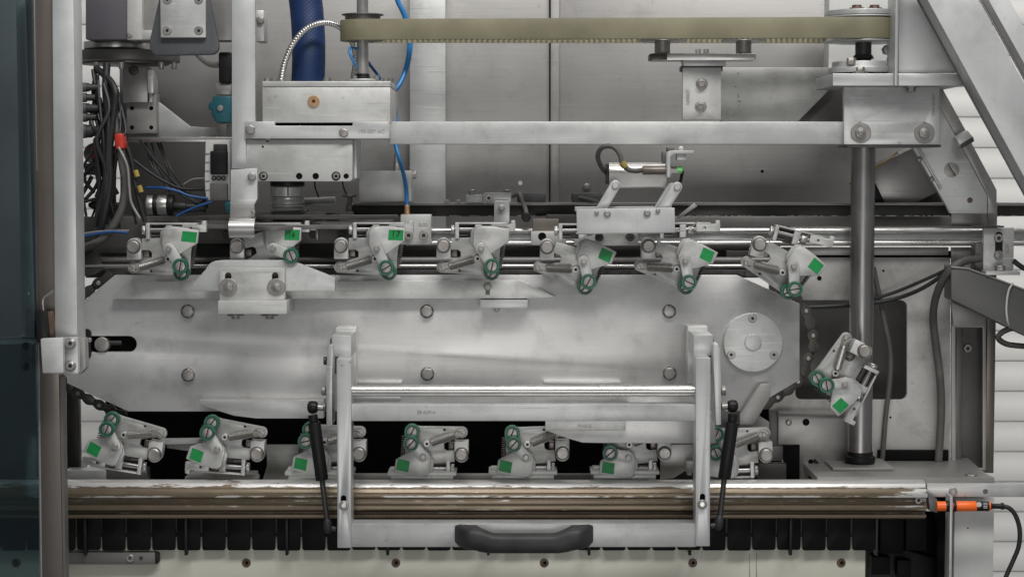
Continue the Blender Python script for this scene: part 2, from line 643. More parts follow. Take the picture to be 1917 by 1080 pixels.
def hexbolt(root, px, py, r, Y, washer=0, mat='bolt', t=0.006, a=None, name='bolt'):
    a = random.uniform(0, 60) if a is None else a
    w = None
    if washer:
        Y2 = Y - 0.0022
        o = B().hexa(px, py, r, Y2 - t, t, a).disc(px, py, r * 0.55, Y2 - t - 0.001, 0.002).out(name, mat, root, 0.0009)
        B().cup(px, py, washer, r * 0.4, Y2, 0.0025, 0.002, 28).out('washer', mat, o, 0)
        return o
    return B().hexa(px, py, r, Y - t, t, a).disc(px, py, r * 0.82, Y - t - 0.0008, 0.002).out(name, mat, root, 0.0009)


def capscrew(root, px, py, r, Y, mat='bolt', t=0.006, name='screw'):
    o = B().cup(px, py, r, r * 0.5, Y - t, t, 0.004).out(name, mat, root, 0)
    B().hexa(px, py, r * 0.46, Y - t + 0.0035, 0.001, 10).out('socket', 'darksteel', o, 0)
    return o


def flatscrew(root, px, py, r, Y, mat='bolt', name='screw', slot=None):
    """countersunk socket screw almost level with its plate"""
    o = B().cup(px, py, r, r * 0.36, Y - 0.0012, 0.0015, 0.0012).out(name, mat, root, 0)
    B().hexa(px, py, r * 0.33, Y - 0.0006, 0.0004, 10).out('socket', 'black', o, 0)
    return o


def slotscrew_b(px, py, r, Y, t, ang, local=False, w=0.10):
    b = B(local)
    b.disc(px, py, r, Y + 0.0012, t)
    h = math.degrees(math.asin(w))
    for k in (0, 180):
        pts = [(px + r * math.cos(R(x)), py + r * math.sin(R(x))) for x in [ang + k + h + (180 - 2 * h) * i / 10 for i in range(11)]]
        b.poly(pts, Y, 0.002)
    return b


def hole(root, px, py, r, Y, name='hole', mat='blackm'):
    """a drilled hole with a raised lip: ring and dark floor"""
    return B().cup(px, py, r, r * 0.86, Y - 0.0006, 0.001, 0.0004, 16).out(name, mat, root, 0)


def lettering(root, text, px, py, h, Y, rot=0, mat='print', name='lettering', sx=1.0, depth=0.0002):
    cu = bpy.data.curves.new(name, 'FONT')
    cu.body = text
    cu.size = h * K(Y) * 1.35
    cu.align_x = 'CENTER'
    cu.align_y = 'CENTER'
    cu.extrude = depth
    tmp = bpy.data.objects.new(name, cu)
    COL.objects.link(tmp)
    me = bpy.data.meshes.new_from_object(tmp.evaluated_get(bpy.context.evaluated_depsgraph_get()))
    bpy.data.objects.remove(tmp)
    me.transform(Matrix.Translation(P(px, py, Y - 0.0004)) @ Matrix.Rotation(R(rot), 4, 'Y') @ Matrix.Rotation(R(90), 4, 'X') @ Matrix.Diagonal((sx, 1, 1, 1)))
    L = Vector()
    r = root
    while r is not None:
        L += r.location
        r = r.parent
    me.transform(Matrix.Translation(-L))
    me.materials.clear()
    me.materials.append(MT[mat])
    o = bpy.data.objects.new(name, me)
    COL.objects.link(o)
    o.parent = root
    return o


def zof(py, Y):
    return P(958.5, py, Y).z


def y_for(z, py):
    """depth at which height z shows on photo row py"""
    v = (540 - py) / F
    d = FWD + UPV * v
    return CAM.y + d.y * (z - CAM.z) / d.z

# ================================================================ SETTING
# ribbed white hall wall: boards one above the other
wallroot = bpy.data.objects.new('wall', None)
COL.objects.link(wallroot)
wallroot.location = (0, 1.25, -1.2)
wallroot['kind'] = 'structure'
k = K(1.2)
ph = 57 * k
z0 = zof(667 + 57 * 10, 1.2)
me = None
for i in range(-2, 26):
    if me is None:
        b = B()
        q = [(0.004, 0.0), (0.0006, 0.002), (0.0, 0.005), (0.0, ph * 0.60), (0.003, ph * 0.66), (0.003, ph * 0.97), (0.0045, ph * 0.995), (0.012, ph * 0.995), (0.02, ph * .5)]
        v0 = [b.bm.verts.new((-1.5, y, z)) for y, z in q]
        v1 = [b.bm.verts.new((1.5, y, z)) for y, z in q]
        b.bm.faces.new(v0)
        b.bm.faces.new(v1[::-1])
        for j in range(len(q)):
            n_ = (j + 1) % len(q)
            b.bm.faces.new((v0[j], v0[n_], v1[n_], v1[j]))
        me = b.mesh('siding_board', 'wall', 0.001)
    o = bpy.data.objects.new('siding_board', me)
    COL.objects.link(o)
    o.parent = wallroot
    o.location = (0, -0.05, z0 + i * ph + 1.2)

# ================================================================ REAR OF THE MACHINE
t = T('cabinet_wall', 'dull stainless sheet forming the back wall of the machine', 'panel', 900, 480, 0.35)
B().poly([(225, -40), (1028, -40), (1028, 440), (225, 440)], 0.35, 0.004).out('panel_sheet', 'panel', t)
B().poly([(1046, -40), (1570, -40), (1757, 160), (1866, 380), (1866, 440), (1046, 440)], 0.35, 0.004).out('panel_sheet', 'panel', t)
B().rect(1031, -40, 1047, 440, 0.34, 0.03).out('seam_strip', 'panel', t)
B().rect(1024, -40, 1031, 440, 0.356, 0.01).out('seam_gap', 'darksteel', t, 0)
for px, py, r in ((974, 343, 4), (1427, 321, 3)):
    hole(t, px, py, r, 0.35, mat='wall' if r == 4 else 'blackm')
hexbolt(t, 1098, 350, 7, 0.35)
B().rect(767, -40, 834, 240, 0.30, 0.05).rect(767, 240, 834, 440, 0.30, 0.05).out('panel_post', 'alu', t)
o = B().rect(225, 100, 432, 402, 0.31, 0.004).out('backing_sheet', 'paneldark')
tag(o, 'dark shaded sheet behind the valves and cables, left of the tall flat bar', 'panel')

o = B().rect(160, 440, 1460, 520, 0.13, 0.01).out('cavity_shade', 'darksteel')  # dark sheet puts the shade of this gap into colour
tag(o, 'black sheet standing in for shade in the gap behind the upper grippers', 'panel')
o = B().rect(198, 740, 1465, 905, 0.16, 0.01).out('cavity_shade', 'blackm')  # black colour paints the unlit cavity behind the lower row
tag(o, 'black sheet standing in for the dark cavity behind the lower grippers', 'panel')
o = B().rect(-160, -60, 96, 1120, 0.02, 0.01).out('dark_backdrop', 'paneldark')  # dark sheet added so the glass shows darkness instead of the white wall
tag(o, 'dark cabinet added behind the teal glass door for its darkness', 'backdrop')

# white painted column and sloped brace sheet at the right, behind the belt
o = B().rect(1552, -40, 1690, 129, 0.20, 0.05).out('white_column', 'white')
tag(o, 'pale painted column behind the right end of the olive belt', 'column')
t = T('brace_sheet', 'wide pale sheet with a slanted lower corner behind the flat beam', 'sheet', 1430, 228, 0.19)
B().poly([(1349, 127), (1570, 127), (1556, 165), (1490, 232), (1349, 232)], 0.19, 0.01).out('sheet', 'milled', t)
for i, (x, y, a, l) in enumerate(((1382, 138, 60, 6), (1366, 140, -40, 4), (1377, 163, 10, 8), (1382, 180, 75, 10), (1384, 190, 15, 9), (1372, 215, -50, 6), (1383, 198, 40, 3))):
    c, s_ = math.cos(R(a)), math.sin(R(a))
    B().poly([(x - c * l / 2, y - s_ * l / 2), (x + 1.2, y - 1), (x + c * l / 2, y + s_ * l / 2), (x - 1, y + 1.2)], 0.1895, 0.0004).out('scuff_mark', 'print', t, 0)
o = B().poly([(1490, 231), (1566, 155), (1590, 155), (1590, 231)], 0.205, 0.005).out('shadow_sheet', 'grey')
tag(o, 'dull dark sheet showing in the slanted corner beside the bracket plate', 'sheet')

# black rail with flaking lower edge
t = T('rail_beam', 'long black flat beam with flaking pale lower edge', 'beam', 1300, 405, 0.15)
B().rect(662, 385, 1990, 405, 0.15, 0.012).out('beam_web', 'darksteel', t)
B().rect(662, 380, 1990, 384.6, 0.135, 0.05).out('beam_flange', 'panel', t)
b = B()
for i in range(150):
    x = random.uniform(700, 1900)
    w_ = random.uniform(3, 16)
    b.poly([(x, 404.6), (x + w_ * .3, 403.6 - random.random() * 1.2), (x + w_ * .7, 404.0 - random.random() * .5), (x + w_, 404.8), (x + w_ * .5, 405.6)], 0.1495, 0.0006)
b.out('flaking_edge', 'white', t, 0, kind='stuff')
for x in (836, 857):
    B().rect(x - 4, 374, x + 5, 380, 0.14, 0.01).out('bolt', 'bolt', t)
B().rect(1075, 405, 1850, 428, 0.24, 0.004).out('lower_sheet', 'panel', t)

# twin bright guide rails
t = T('guide_rails', 'pair of polished steel guide rails running out to the right bracket', 'rail', 1350, 462, 0.10)
for y, r in ((432, 5.5), (455, 5.5)):
    B().tube([(760, y, 0.10), (2000, y, 0.10)], r, 14).out('rail', 'steel', t, 0)
B().rect(760, 437, 2000, 450, 0.105, 0.006).out('rail_web', 'alu', t)
B().rect(1480, 424, 1850, 427, 0.10, 0.02).out('cover_strip', 'grey', t)
t = T('sensor_rail', 'dark steel rail strip with bolts behind the left half of the upper grippers', 'rail', 560, 458, 0.10)
B().rect(330, 424, 752, 456, 0.10, 0.015).out('rail_strip', 'grey', t)
for x in (422, 640, 586):
    capscrew(t, x, 440, 7, 0.10, mat='darksteel')
B().rect(590, 427, 596, 450, 0.085, 0.02).rect(560, 424, 592, 432, 0.08, 0.02).out('rail_clip', 'panel', t)
# glossy rails behind the upper grippers
t = T('chain_guide', 'stacked grey slide bars behind the upper row of grippers', 'guide', 800, 512, 0.06)
B().tube([(160, 487, 0.06), (1480, 487, 0.06)], 6, 12).out('slide_bar', 'grey', t, 0)
B().rect(160, 494, 1480, 502, 0.055, 0.02).out('slide_bar', 'grey', t)
B().tube([(160, 498, 0.05), (1480, 498, 0.05)], 3.5, 10).out('slide_bar', 'steel', t, 0)
o = B().rect(1360, 470, 1500, 520, 0.075, 0.02).out('guide_end_plate', 'darksteel')
tag(o, 'dark end plate behind the raised gripper at the right of the upper row', 'plate')

# plate behind the right side with its rounded window
t = T('end_plate', 'large pale end plate with a rounded window behind the steel post', 'plate', 1640, 860, 0.12)
B().poly([(1440, 482), (1779, 482), (1779, 862), (1440, 862)], 0.12, 0.008, [rr(1489, 562, 1698, 748, 12)]).out('plate_sheet', 'plate2', t)
B().rect(1440, 463, 1776, 478, 0.12, 0.008).out('top_strip', 'panel', t)
for x, y, r in ((1534, 521, 4.5), (1654, 507, 2.2), (1667, 781, 2)):
    hole(t, x, y, r, 0.12)
o = B().rect(1470, 545, 1760, 780, 0.27, 0.004).out('window_backing', 'grey')
tag(o, 'grey sheet seen deep inside the rounded window of the end plate', 'sheet')
o = B().rect(1430, 470, 1850, 484, 0.135, 0.01).out('gap_shade_strip', 'blackm')  # black strip paints the shade between top strip and end plate
tag(o, 'black strip standing in for shade in the narrow gap above the windowed end plate', 'strip')

# right frame column
t = T('frame_column', 'pale frame column with an open olive channel at the far right', 'column', 1822, 880, 0.12)
B().poly([(1781, 463), (1846, 463), (1846, 880), (1781, 880)], 0.122, 0.006, [[(1789, 613), (1840, 613), (1840, 876), (1789, 876)]]).out('front_sheet', 'plate2', t)
B().rect(1787, 610, 1842, 880, 0.155, 0.004).out('channel_back', 'grey', t)
B().rect(1789, 613, 1801, 880, 0.13, 0.02).out('channel_lip', 'grey', t)
B().rect(1847, 505, 1863, 885, 0.13, 0.03).out('side_face', 'brown', t)
capscrew(t, 1812, 652, 8, 0.155)
B().disc(1814, 477, 13, 0.121, 0.01).out('round_boss', 'panel', t)
B().rect(1781, 384, 1848, 428, 0.123, 0.005).out('upper_sheet', 'panel', t)
B().rect(1849, 384, 1867, 428, 0.13, 0.005).out('upper_side', 'panel', t)

# ================================================================ MAIN SIDE PLATE
t = T('side_plate', 'large eight sided stainless side plate of the gripper conveyor', 'plate', 800, 770, 0.0)
outer = [(125, 590), (215, 515), (1380, 515), (1497, 568), (1497, 711), (1398, 770), (240, 770), (125, 717)]
slot = rr(120.5, 629, 256, 659, 14.8, 6)
slot = [(150, 629), (241, 629)] + arc(241, 644, 15, 270, 450, 8)[1:-1] + [(241, 659), (150, 659)]
B().poly(outer, 0.0, 0.015, [slot]).out('plate_sheet', 'plate', t, 0.001)
B().rect(130, 610, 280, 680, 0.018, 0.004).out('slot_backing', 'blackm', t)
B().disc(190, 645, 14, -0.004, 0.02).out('tension_bolt', 'bolt', t)
B().tube([(196, 641, 0.008), (228, 641, 0.008)], 5, 8).out('tension_screw', 'darksteel', t, 0)
B().poly(rr(150, 616, 170, 672, 8), -0.006, 0.008).out('slot_plate', 'black', t)
B().disc(166, 637, 5, -0.009, 0.006).out('bolt', 'bolt', t)
for x, y in ((351, 583), (799, 583), (1253, 583), (352, 702), (800, 700), (1254, 699)):
    B().disc(x, y, 12.9, -0.0006, 0.001, 28, 0.0003).out('bolt_seat', 'darksteel', t, 0)
    o = B().hexa(x, y, 12.2, -0.007, 0.007, random.uniform(0, 60)).disc(x, y, 10.5, -0.0078, 0.002).out('bolt', 'bolt', t, 0.001)
o = B().disc(1410, 641, 56, -0.005, 0.005, 64).disc(1410, 641, 16, -0.007, 0.004, 30).out('bearing_cover', 'alu', t, 0.0004)
for x, y in ((1409, 596), (1369, 664), (1449, 664)):
    B().cup(x, y, 8, 3, -0.0062, 0.0015, 0.001).out('screw', 'bolt', o, 0)
    B().hexa(x, y, 3, -0.0058, 0.0006).out('socket_hole', 'black', o, 0)
# long guide bar and little bracket on it
t = T('guide_bar', 'long thin light guide bar with tapered ends on the side plate', 'bar', 620, 560, 0)
B().poly([(208, 560), (246, 527), (975, 525), (1040, 556), (1000, 559)], -0.016, 0.016).out('bar', 'milled', t)
hexbolt(t, 913, 537, 8, -0.016, mat='bolt')
B().rect(909, 540, 917, 552, -0.0165, 0.001).out('bolt_slot', 'grey', t, 0)
B().rect(899, 562, 988, 577, -0.03, 0.03).out('foot', 'alu', t)
B().disc(930, 579, 5, -0.02, 0.01).out('nut', 'bolt', t)
# raised cam
t = T('cam_ramp', 'raised cam plate with sloping shoulders bolted by a two slot clamp block', 'cam', 490, 588, 0)
b = B()
b.poly([(355, 545), (362, 530)] + arc(408, 512, 24, 200, 268, 5) + [(420, 487), (530, 487), (548, 489), (562, 494), (627, 520), (627, 545)], -0.062, 0.014)
b.out('cam', 'alu', t)
slots = [rr(421, 510, 433, 534, 5.8), rr(509, 510, 521, 534, 5.8)]
o = B().poly([(411, 502), (533, 502), (533, 563), (411, 563)], -0.078, 0.015, slots).out('clamp_block', 'milled', t)
B().rect(408, 563, 537, 588, -0.088, 0.085).out('clamp_foot', 'milled', t)
for x in (427, 517):
    hexbolt(t, x, 538, 9.5, -0.078, washer=17)
    B().rect(x - 10, 505, x + 10, 540, -0.0635, 0.001).out('slot_floor', 'darksteel', t, 0)
for x in (441, 505):
    o = B().vert(x, 590, -0.05, [(16, 588), (16, 591), (8, 591.2), (8, 597)], 16).out('nut', 'bolt', t)
# lower guide bars
t = T('lower_guide_bar', 'light guide bar with a curved underside on the lower left of the side plate', 'bar', 500, 783, 0)
B().poly([(373, 748), (606, 748), (606, 783), (480, 783), (438, 778), (400, 766), (375, 757)], -0.02, 0.02).out('bar', 'alu', t)
t = T('lower_cam', 'pale lower cam plate with a rounded end below the hinged frame', 'cam', 1200, 830, 0)
B().poly([(1338, 772), (1340, 830), (1130, 829), (1090, 828), (1062, 820), (1040, 812), (1022, 806), (1022, 772)], -0.060, 0.020).out('cam_plate', 'plate', t)
B().rect(1021, 787, 1171, 806, -0.068, 0.010).out('cam_foot', 'milled', t)
lettering(t, '79-04 SL', 1095, 797, 6, -0.068)
B().rect(1180, 765, 1320, 800, -0.04, 0.05).out('cam_spacer', 'alu', t)
B().poly([(1330, 760), (1400, 764), (1440, 790), (1440, 830), (1330, 830)], 0.02, 0.012).out('rear_plate', 'panel', t)
B().rect(1018, 714, 1162, 719, -0.012, 0.012).out('cam_top_strip', 'plate', t)
o = B().poly([(1385, 795), (1385, 775), (1424, 719), (1443, 718), (1441, 745), (1410, 796)], -0.016, 0.012).out('end_fin', 'panel')
tag(o, 'slanted pale fin plate on the lower right corner of the side plate', 'plate')
t = T('stop_strips', 'thin flat strips on the side plate behind the left end of the round bar', 'strip', 700, 749, 0)
B().rect(665, 714, 752, 719, -0.008, 0.008).out('strip', 'plate', t)
B().rect(660, 742, 750, 747, -0.02, 0.02).out('strip', 'alu', t)

# ================================================================ DRIVE CHAIN
t = T('drive_chain', 'dark oily roller chain curling round the ends of the side plate', 'chain', 1500, 700, 0.03)
linkme = B(True).poly(arc(0, 0, 10.5, 150, 390, 8) + [(6.5, 10.5)] + arc(0, 21, 10.5, -30, 210, 8) + [(-6.5, 10.5)], 0.0, 0.003).mesh('chain_link', 'chain')
linkme2 = B(True).poly(arc(0, 0, 10.5, 150, 390, 8) + [(6.5, 10.5)] + arc(0, 21, 10.5, -30, 210, 8) + [(-6.5, 10.5)], 0.0, 0.003).mesh('chain_link', 'darksteel')
pinme = B(True).disc(0, 0, 4.2, -0.0025, 0.012, 12).mesh('chain_pin', 'bolt', 0)
paths = [[(1466, 548), (1491, 559), (1509, 582), (1517, 606), (1522, 628), (1523, 650), (1513, 671), (1508, 694), (1494, 714), (1476, 730), (1456, 743), (1436, 756), (1414, 766)],
         [(112, 700), (126, 722), (146, 736), (166, 748), (186, 758), (207, 768), (228, 777)],
         [(150, 560), (166, 545), (184, 530), (203, 519)]]
for pa in paths:
    for i, (a, b_) in enumerate(zip(pa[:-1], pa[1:])):
        an = math.atan2(b_[1] - a[1], b_[0] - a[0]) - math.pi / 2
        sc = math.hypot(b_[0] - a[0], b_[1] - a[1]) / 21
        dy = 0.018 + (i % 2) * 0.0036
        o = bpy.data.objects.new('chain_link', linkme if pa[0][0] > 1000 else linkme2)
        COL.objects.link(o)
        o.parent = t
        o.location = P(*a, dy) - t.location
        o.rotation_euler = (0, an, 0)
        o.scale = (1, 1, sc)
        p = bpy.data.objects.new('chain_pin', pinme)
        COL.objects.link(p)
        p.parent = t
        p.location = P(*a, dy) - t.location
# scalloped upper run just showing behind the grippers
b = B()
for i in range(56):
    x = 240 + i * 21.5
    b.poly(capsule((x, 512), 7, (x + 19, 512), 7, 5), 0.02 + (i % 2) * 0.003, 0.003)
b.out('upper_run', 'darksteel', t, 0.0004, kind='stuff')

# ================================================================ GRIPPERS
GM = {}
b = B(True)
b.poly([(-13, 24), (-13, -2)] + arc(0, -3, 13, 180, 360, 8)[1:-1] + [(13.5, -2), (13.5, 24)], -0.044, 0.024)
GM['carrier_block'] = b.mesh('carrier_block', 'cast', 0.0008)
GM['pin_seat'] = B(True).disc(0, 0, 13.2, -0.0446, 0.002, 28, 0.0002).mesh('pin_seat', 'darksteel', 0)
GM['pivot_pin'] = B(True).lathe(LOCAL(0, 0, -0.052), (0, 1, 0), [(0, .0004), (9.5 * G, 0), (11.8 * G, 0.0016), (11.8 * G, 0.012)], 28).mesh('pivot_pin', 'pinm', 0)
b = B(True)
b.rect(22, -44, 29, -14, -0.040, 0.02).rect(29, -44, 118, -41, -0.038, 0.018).rect(59, -40, 71, -16, -0.038, 0.016)
GM['bracket'] = b.mesh('bracket', 'cast', 0.0005)
b = B(True)
GM['adjusting_nut'] = b.lathe(LOCAL(14, -30, -0.032), (1, 0, 0), [(9.5 * G, 0), (9.5 * G, 6.5 * G)], 6).mesh('adjusting_nut', 'steel', 0.0006)
GM['lock_nut'] = B(True).lathe(LOCAL(74, -31, -0.030), (1, 0, 0), [(10.5 * G, 0), (11 * G, 2 * G), (11 * G, 12 * G)], 6).mesh('lock_nut', 'steel', 0.0006)
GM['rod'] = B(True).tube([(20, -31, -0.03), (92, -31, -0.03)], 5.2, 10).tube([(29, -20, -0.026), (46, -20, -0.026)], 2, 8).mesh('rod', 'post', 0)
GM['pad'] = B(True).poly([(90, -41), (126, -41), (127, -48), (134, -48), (135, -41), (135, -27), (90, -27)], -0.038, 0.014, [circ(106, -34, 2.4, 10)]).mesh('pad', 'cast', 0.0006)
GM['stop_block'] = B(True).rect(15, 6, 25, 20, -0.031, 0.012).mesh('stop_block', 'brown', 0.0006)
GM['dark_rod_backing'] = B(True).rect(28, -41, 62, -15, -0.022, 0.003).mesh('dark_rod_backing', 'darksteel', 0)  # dark plate added so the space behind the rod reads dark
GM['slide_shoe'] = B(True).rect(-139, 33, -10, 40, -0.050, 0.045).rect(-133, 40.5, -16, 50, -0.047, 0.04).mesh('slide_shoe', 'milled', 0.0006)
base = arc(-2.8, 39.8, 11, 290, 90, 10)
base = arc(-2.8, 39.8, 11, -60, -250, 10) + [(75, 56), (92, 60), (103, 52), (106, 9), (110, -10), (55, -16), (14, -15), (14, 7), (27, 7), (32, 11), (32, 21), (18, 26)]
GM['base_plate'] = B(True).poly(base, -0.037, 0.006, [circ(29.8, 46.4, 2.4, 10)]).mesh('base_plate', 'castdark', 0.0007)
b = B(True)
b.coil((11, 38, -0.046), (56, 25, -0.046), 6.6, 1.2, 21, 10, 5)
b.tube([(11, 38, -0.046), (56, 25, -0.046)], 6.0, 10)
GM['tension_spring'] = b.mesh('tension_spring', 'spring', 0, 60)
b = slotscrew_b(-2.8, 39.8, 6.5, -0.049, 0.006, 40, True, 0.14)
b.poly(capsule((-2.8, 39.8), 8, (11, 36.6), 6.5), -0.042, 0.004)
b.tube([(10, 42, -0.047), (4, 46, -0.049), (-1, 44, -0.0495), (-2.8, 39.8, -0.0495)], 0.9, 6)
GM['spring_anchor'] = b.mesh('spring_anchor', 'bolt', 0.0002)
GM['eyelet'] = B(True).cup(64, 23.5, 6.6, 2.9, -0.046, 0.009, 0.006, 16).mesh('eyelet', 'cast', 0)
GM['eyelet_hole'] = B(True).disc(64, 23.5, 2.9, -0.0415, 0.001, 12).mesh('eyelet_hole', 'black', 0)
GM['return_spring'] = B(True).coil((112, -4, -0.034), (106, 40, -0.034), 4.0, 1.1, 11, 9, 4).mesh('return_spring', 'grey', 0, 60)


def ring_mesh(name, x, y, Y):
    return B(True).lathe(LOCAL(x, y, Y), (0, 1, 0), [(10.2 * G, 0.004), (10.2 * G, 0.0008), (10.8 * G, 0), (13.8 * G, 0), (14.6 * G, 0.0012), (14.6 * G, 0.012), (10.2 * G, 0.012)], 30).mesh(name, 'roller', 0)


def slot_mesh(x, y, Y, a):
    c, s_ = math.cos(R(a)) * 8.8, math.sin(R(a)) * 8.8
    n_, m_ = -s_ * 0.10, c * 0.10
    return B(True).poly([(x - c - n_, y - s_ - m_), (x + c - n_, y + s_ - m_), (x + c + n_, y + s_ + m_), (x - c + n_, y - s_ + m_)], Y, 0.0006).mesh('screw_slot', 'black', 0)


GM['base_roller'] = ring_mesh('roller', 90, 49, -0.055)
GM['base_roller_screw'] = slotscrew_b(90, 49, 9.3, -0.0545, 0.008, -60, True, 0.10).mesh('roller_screw', 'bolt', 0.0003)
GM['base_slot'] = slot_mesh(90, 49, -0.0536, -60)
GM['jaw'] = B(True).poly([(-15, -31), (-10, -37), (-1, -39.5), (23, -39.5), (52, -37), (51, -13), (23, 7), (17, 11), (8, 12), (-2, 11), (-11, 5), (-15, -6)], -0.056, 0.007).mesh('jaw', 'cast', 0.0012)
GM['jaw_backing'] = B(True).poly([(-21, -28), (-17, -36), (-8, -41), (20, -41), (40, -38), (40, -15), (18, 4), (5, 9), (-10, 4), (-20, -8)], -0.0485, 0.005).mesh('jaw_backing', 'castdark', 0.001)
GM['sticker'] = B(True).poly([(22, -34), (49.5, -33.5), (48, -14), (20, -15)], -0.0565, 0.0004).mesh('sticker', 'green', 0)
GM['square_sticker'] = B(True).poly([(24, -35), (47, -33), (46.5, -12), (23.5, -14)], -0.0565, 0.0004).mesh('sticker', 'green', 0)
GM['link'] = {}


def link_mesh(n):
    if n not in GM['link']:
        GM['link'][n] = (B(True).poly(capsule((0, 0), 10.5, (n, 0), 9.5), -0.0625, 0.005).mesh('link', 'cast', 0.0007),
                         B(True).disc(0, 0, 5.6, -0.0675, 0.006, 16).mesh('link_pin', 'bolt', 0),
                         ring_mesh('roller', n, 0, -0.0675),
                         slotscrew_b(n, 0, 9.3, -0.067, 0.008, 45 + n % 3 * 40, True, 0.10).mesh('roller_screw', 'bolt', 0.0003),
                         slot_mesh(n, 0, -0.0661, 45 + n % 3 * 40))
    return GM['link'][n]


def inst(name, me, parent, loc=(0, 0, 0), rot=0.0):
    o = bpy.data.objects.new(name, me)
    COL.objects.link(o)
    o.parent = parent
    o.location = loc
    o.rotation_euler = (0, R(rot), 0)
    return o


def ang(a, b_):
    return math.degrees(math.atan2(b_[1] - a[1], b_[0] - a[0]))


UP = 'grippers on the conveyor chain'
grippers = [
    # pin, pivot, link roller, sticker centre, carrier rotation, shoe, label
    ((250, 462), (320, 464.5), (341, 497), (357, 440), 0, 0, 'silver gripper at the left end of the upper row under the clear guide plate'),
    ((443, 462), (514, 464), (547, 478), (547, 438), 0, 0, 'silver gripper lifted by the raised cam, its base hidden behind it'),
    ((638, 461), (707, 464), (724, 500), (742, 437), 0, 0, 'silver gripper whose green sticker bears the handwritten number 17'),
    ((830, 461), (901, 464), (921, 497), (938, 437), 0, 0, 'upper row silver gripper without any green sticker'),
    ((1024, 463), (1092, 488), (1101, 526), (1134, 475), 0, 0, 'tilted silver gripper below the left half of the pusher channel'),
    ((1214, 461), (1281, 487), (1288, 527), (1324, 475), 0, 0, 'tilted silver gripper below the right end of the pusher channel'),
    ((1422, 458), (1483, 497), (1485, 540), (1527, 495), 14, 0, 'steeply tilted silver gripper climbing over the top right corner of the plate'),
    ((1618, 657), (1578, 716), (1544, 719), (1573, 759), 116, 0, 'silver gripper standing on end in front of the steel post'),
    ((289, 850), (220, 832), (205, 799), (180, 840), 189, 0, 'leftmost hanging gripper in the lower row, in front of the white wall'),
    ((481, 849), (410, 837), (392, 806), (374, 850), 184, 0, 'hanging gripper under the left guide bar with curved underside'),
    ((672, 849), (602, 848), (574, 822), (565, 869), 180, 1, 'hanging gripper behind the left gas spring and frame upright'),
    ((864, 850), (793, 851), (770, 826), (757, 873), 180, 1, 'hanging gripper inside the hinged frame, nearest its left upright'),
    ((1053, 848), (984, 852.5), (961, 828), (945, 876), 180, 1, 'hanging gripper at the middle of the hinged frame, left of the lower cam foot'),
    ((1244, 847.5), (1174.5, 853), (1141, 844.5), (1136, 877.5), 180, 1, 'hanging gripper pushed open below the pale lower cam plate'),
    ((1434, 851), (1365, 855), (1337, 844), (1326, 877), 178, 0, 'hanging gripper without sticker behind the right gas spring'),
]
for gi, (pin, piv, lr_, gr, rc, shoe, lab) in enumerate(grippers):
    root = bpy.data.objects.new('gripper', None)
    root.empty_display_size = 0.02
    COL.objects.link(root)
    root.location = P(*pin, -0.045)
    root.location.y = 0
    root['label'] = lab
    root['category'] = 'gripper'
    root['group'] = UP
    kk = G
    for n in ('carrier_block', 'pin_seat', 'pivot_pin', 'bracket', 'adjusting_nut', 'lock_nut', 'rod', 'pad', 'dark_rod_backing', 'stop_block'):
        inst(n, GM[n], root, rot=rc)
    if shoe:
        inst('slide_shoe', GM['slide_shoe'], root)
    rb = ang(pin, piv) - 2.5
    if gi != 1:
        for n in ('base_plate', 'tension_spring', 'spring_anchor', 'return_spring'):
            inst(n, GM[n], root, rot=rb)
        e = inst('eyelet', GM['eyelet'], root, rot=rb)
        inst('eyelet_hole', GM['eyelet_hole'], e)
        e = inst('roller', GM['base_roller'], root, rot=rb)
        inst('roller_screw', GM['base_roller_screw'], e)
        inst('screw_slot', GM['base_slot'], e)
    else:
        inst('base_plate', GM['base_plate'], root, rot=-14)
        inst('return_spring', GM['return_spring'], root, rot=-4)
    pl = Vector(((piv[0] - pin[0]) * kk, 0, -(piv[1] - pin[1]) * kk))
    j = inst('jaw', GM['jaw'], root, pl, ang(piv, gr) + 37.6)
    jb = inst('jaw_backing', GM['jaw_backing'], j)
    if gi not in (3, 14):
        inst('sticker', GM['sticker' if gi < 4 else 'square_sticker'], j, rot=0 if gi < 4 else random.uniform(-3, 3))
    n = round(math.hypot(lr_[0] - piv[0], lr_[1] - piv[1]))
    lm = link_mesh(n)
    li = inst('link', lm[0], root, pl, ang(piv, lr_))
    inst('link_pin', lm[1], li)
    inst('roller', lm[2], li)
    inst('roller_screw', lm[3], li)
    inst('screw_slot', lm[4], li)
    if gi in (1, 2):
        cu = lettering(root, '16' if gi == 1 else '17', gr[0] - 1, gr[1] + 1, 13 if gi == 2 else 10, -0.0572, rot=8, mat='ink', name='handwritten_number', depth=0.0001)

# ================================================================ BELT DRIVE
YB = 0.08
t = T('drive_gearbox', 'pale aluminium gearbox block with a bronze plug below the belt shaft', 'gearbox', 609, 262, YB)
B().rect(491, 164, 731, 230, -0.01, 0.17).out('body', 'milled', t, 0.0012)
B().rect(491, 152.5, 731, 163, -0.01, 0.17).out('lid', 'milled', t, 0.001)
o = B().cup(587, 190, 11, 3.2, -0.013, 0.004, 0.003, 28).out('bronze_plug', 'brass', t, 0)
B().disc(587, 190, 3.3, -0.0105, 0.0005, 12).out('plug_hole', 'rust', o, 0)
for x, yy in ((500, 0.01), (513, 0.01), (611, 0.01), (623, 0.01), (722, 0.01), (731, 0.1)):
    B().vert(x, 148, yy, [(4, 146.5), (5.5, 147), (5.5, 153)], 14).out('lid_screw', 'bolt', t, 0)
B().vert(679, 149, YB, [(18, 148.5), (30, 149), (30, 153)]).out('shaft_flange', 'alu', t)
B().vert(679, 143, YB, [(12, 138.5), (14, 141), (12, 143), (14, 145), (14, 149)]).out('shaft_seal', 'black', t)
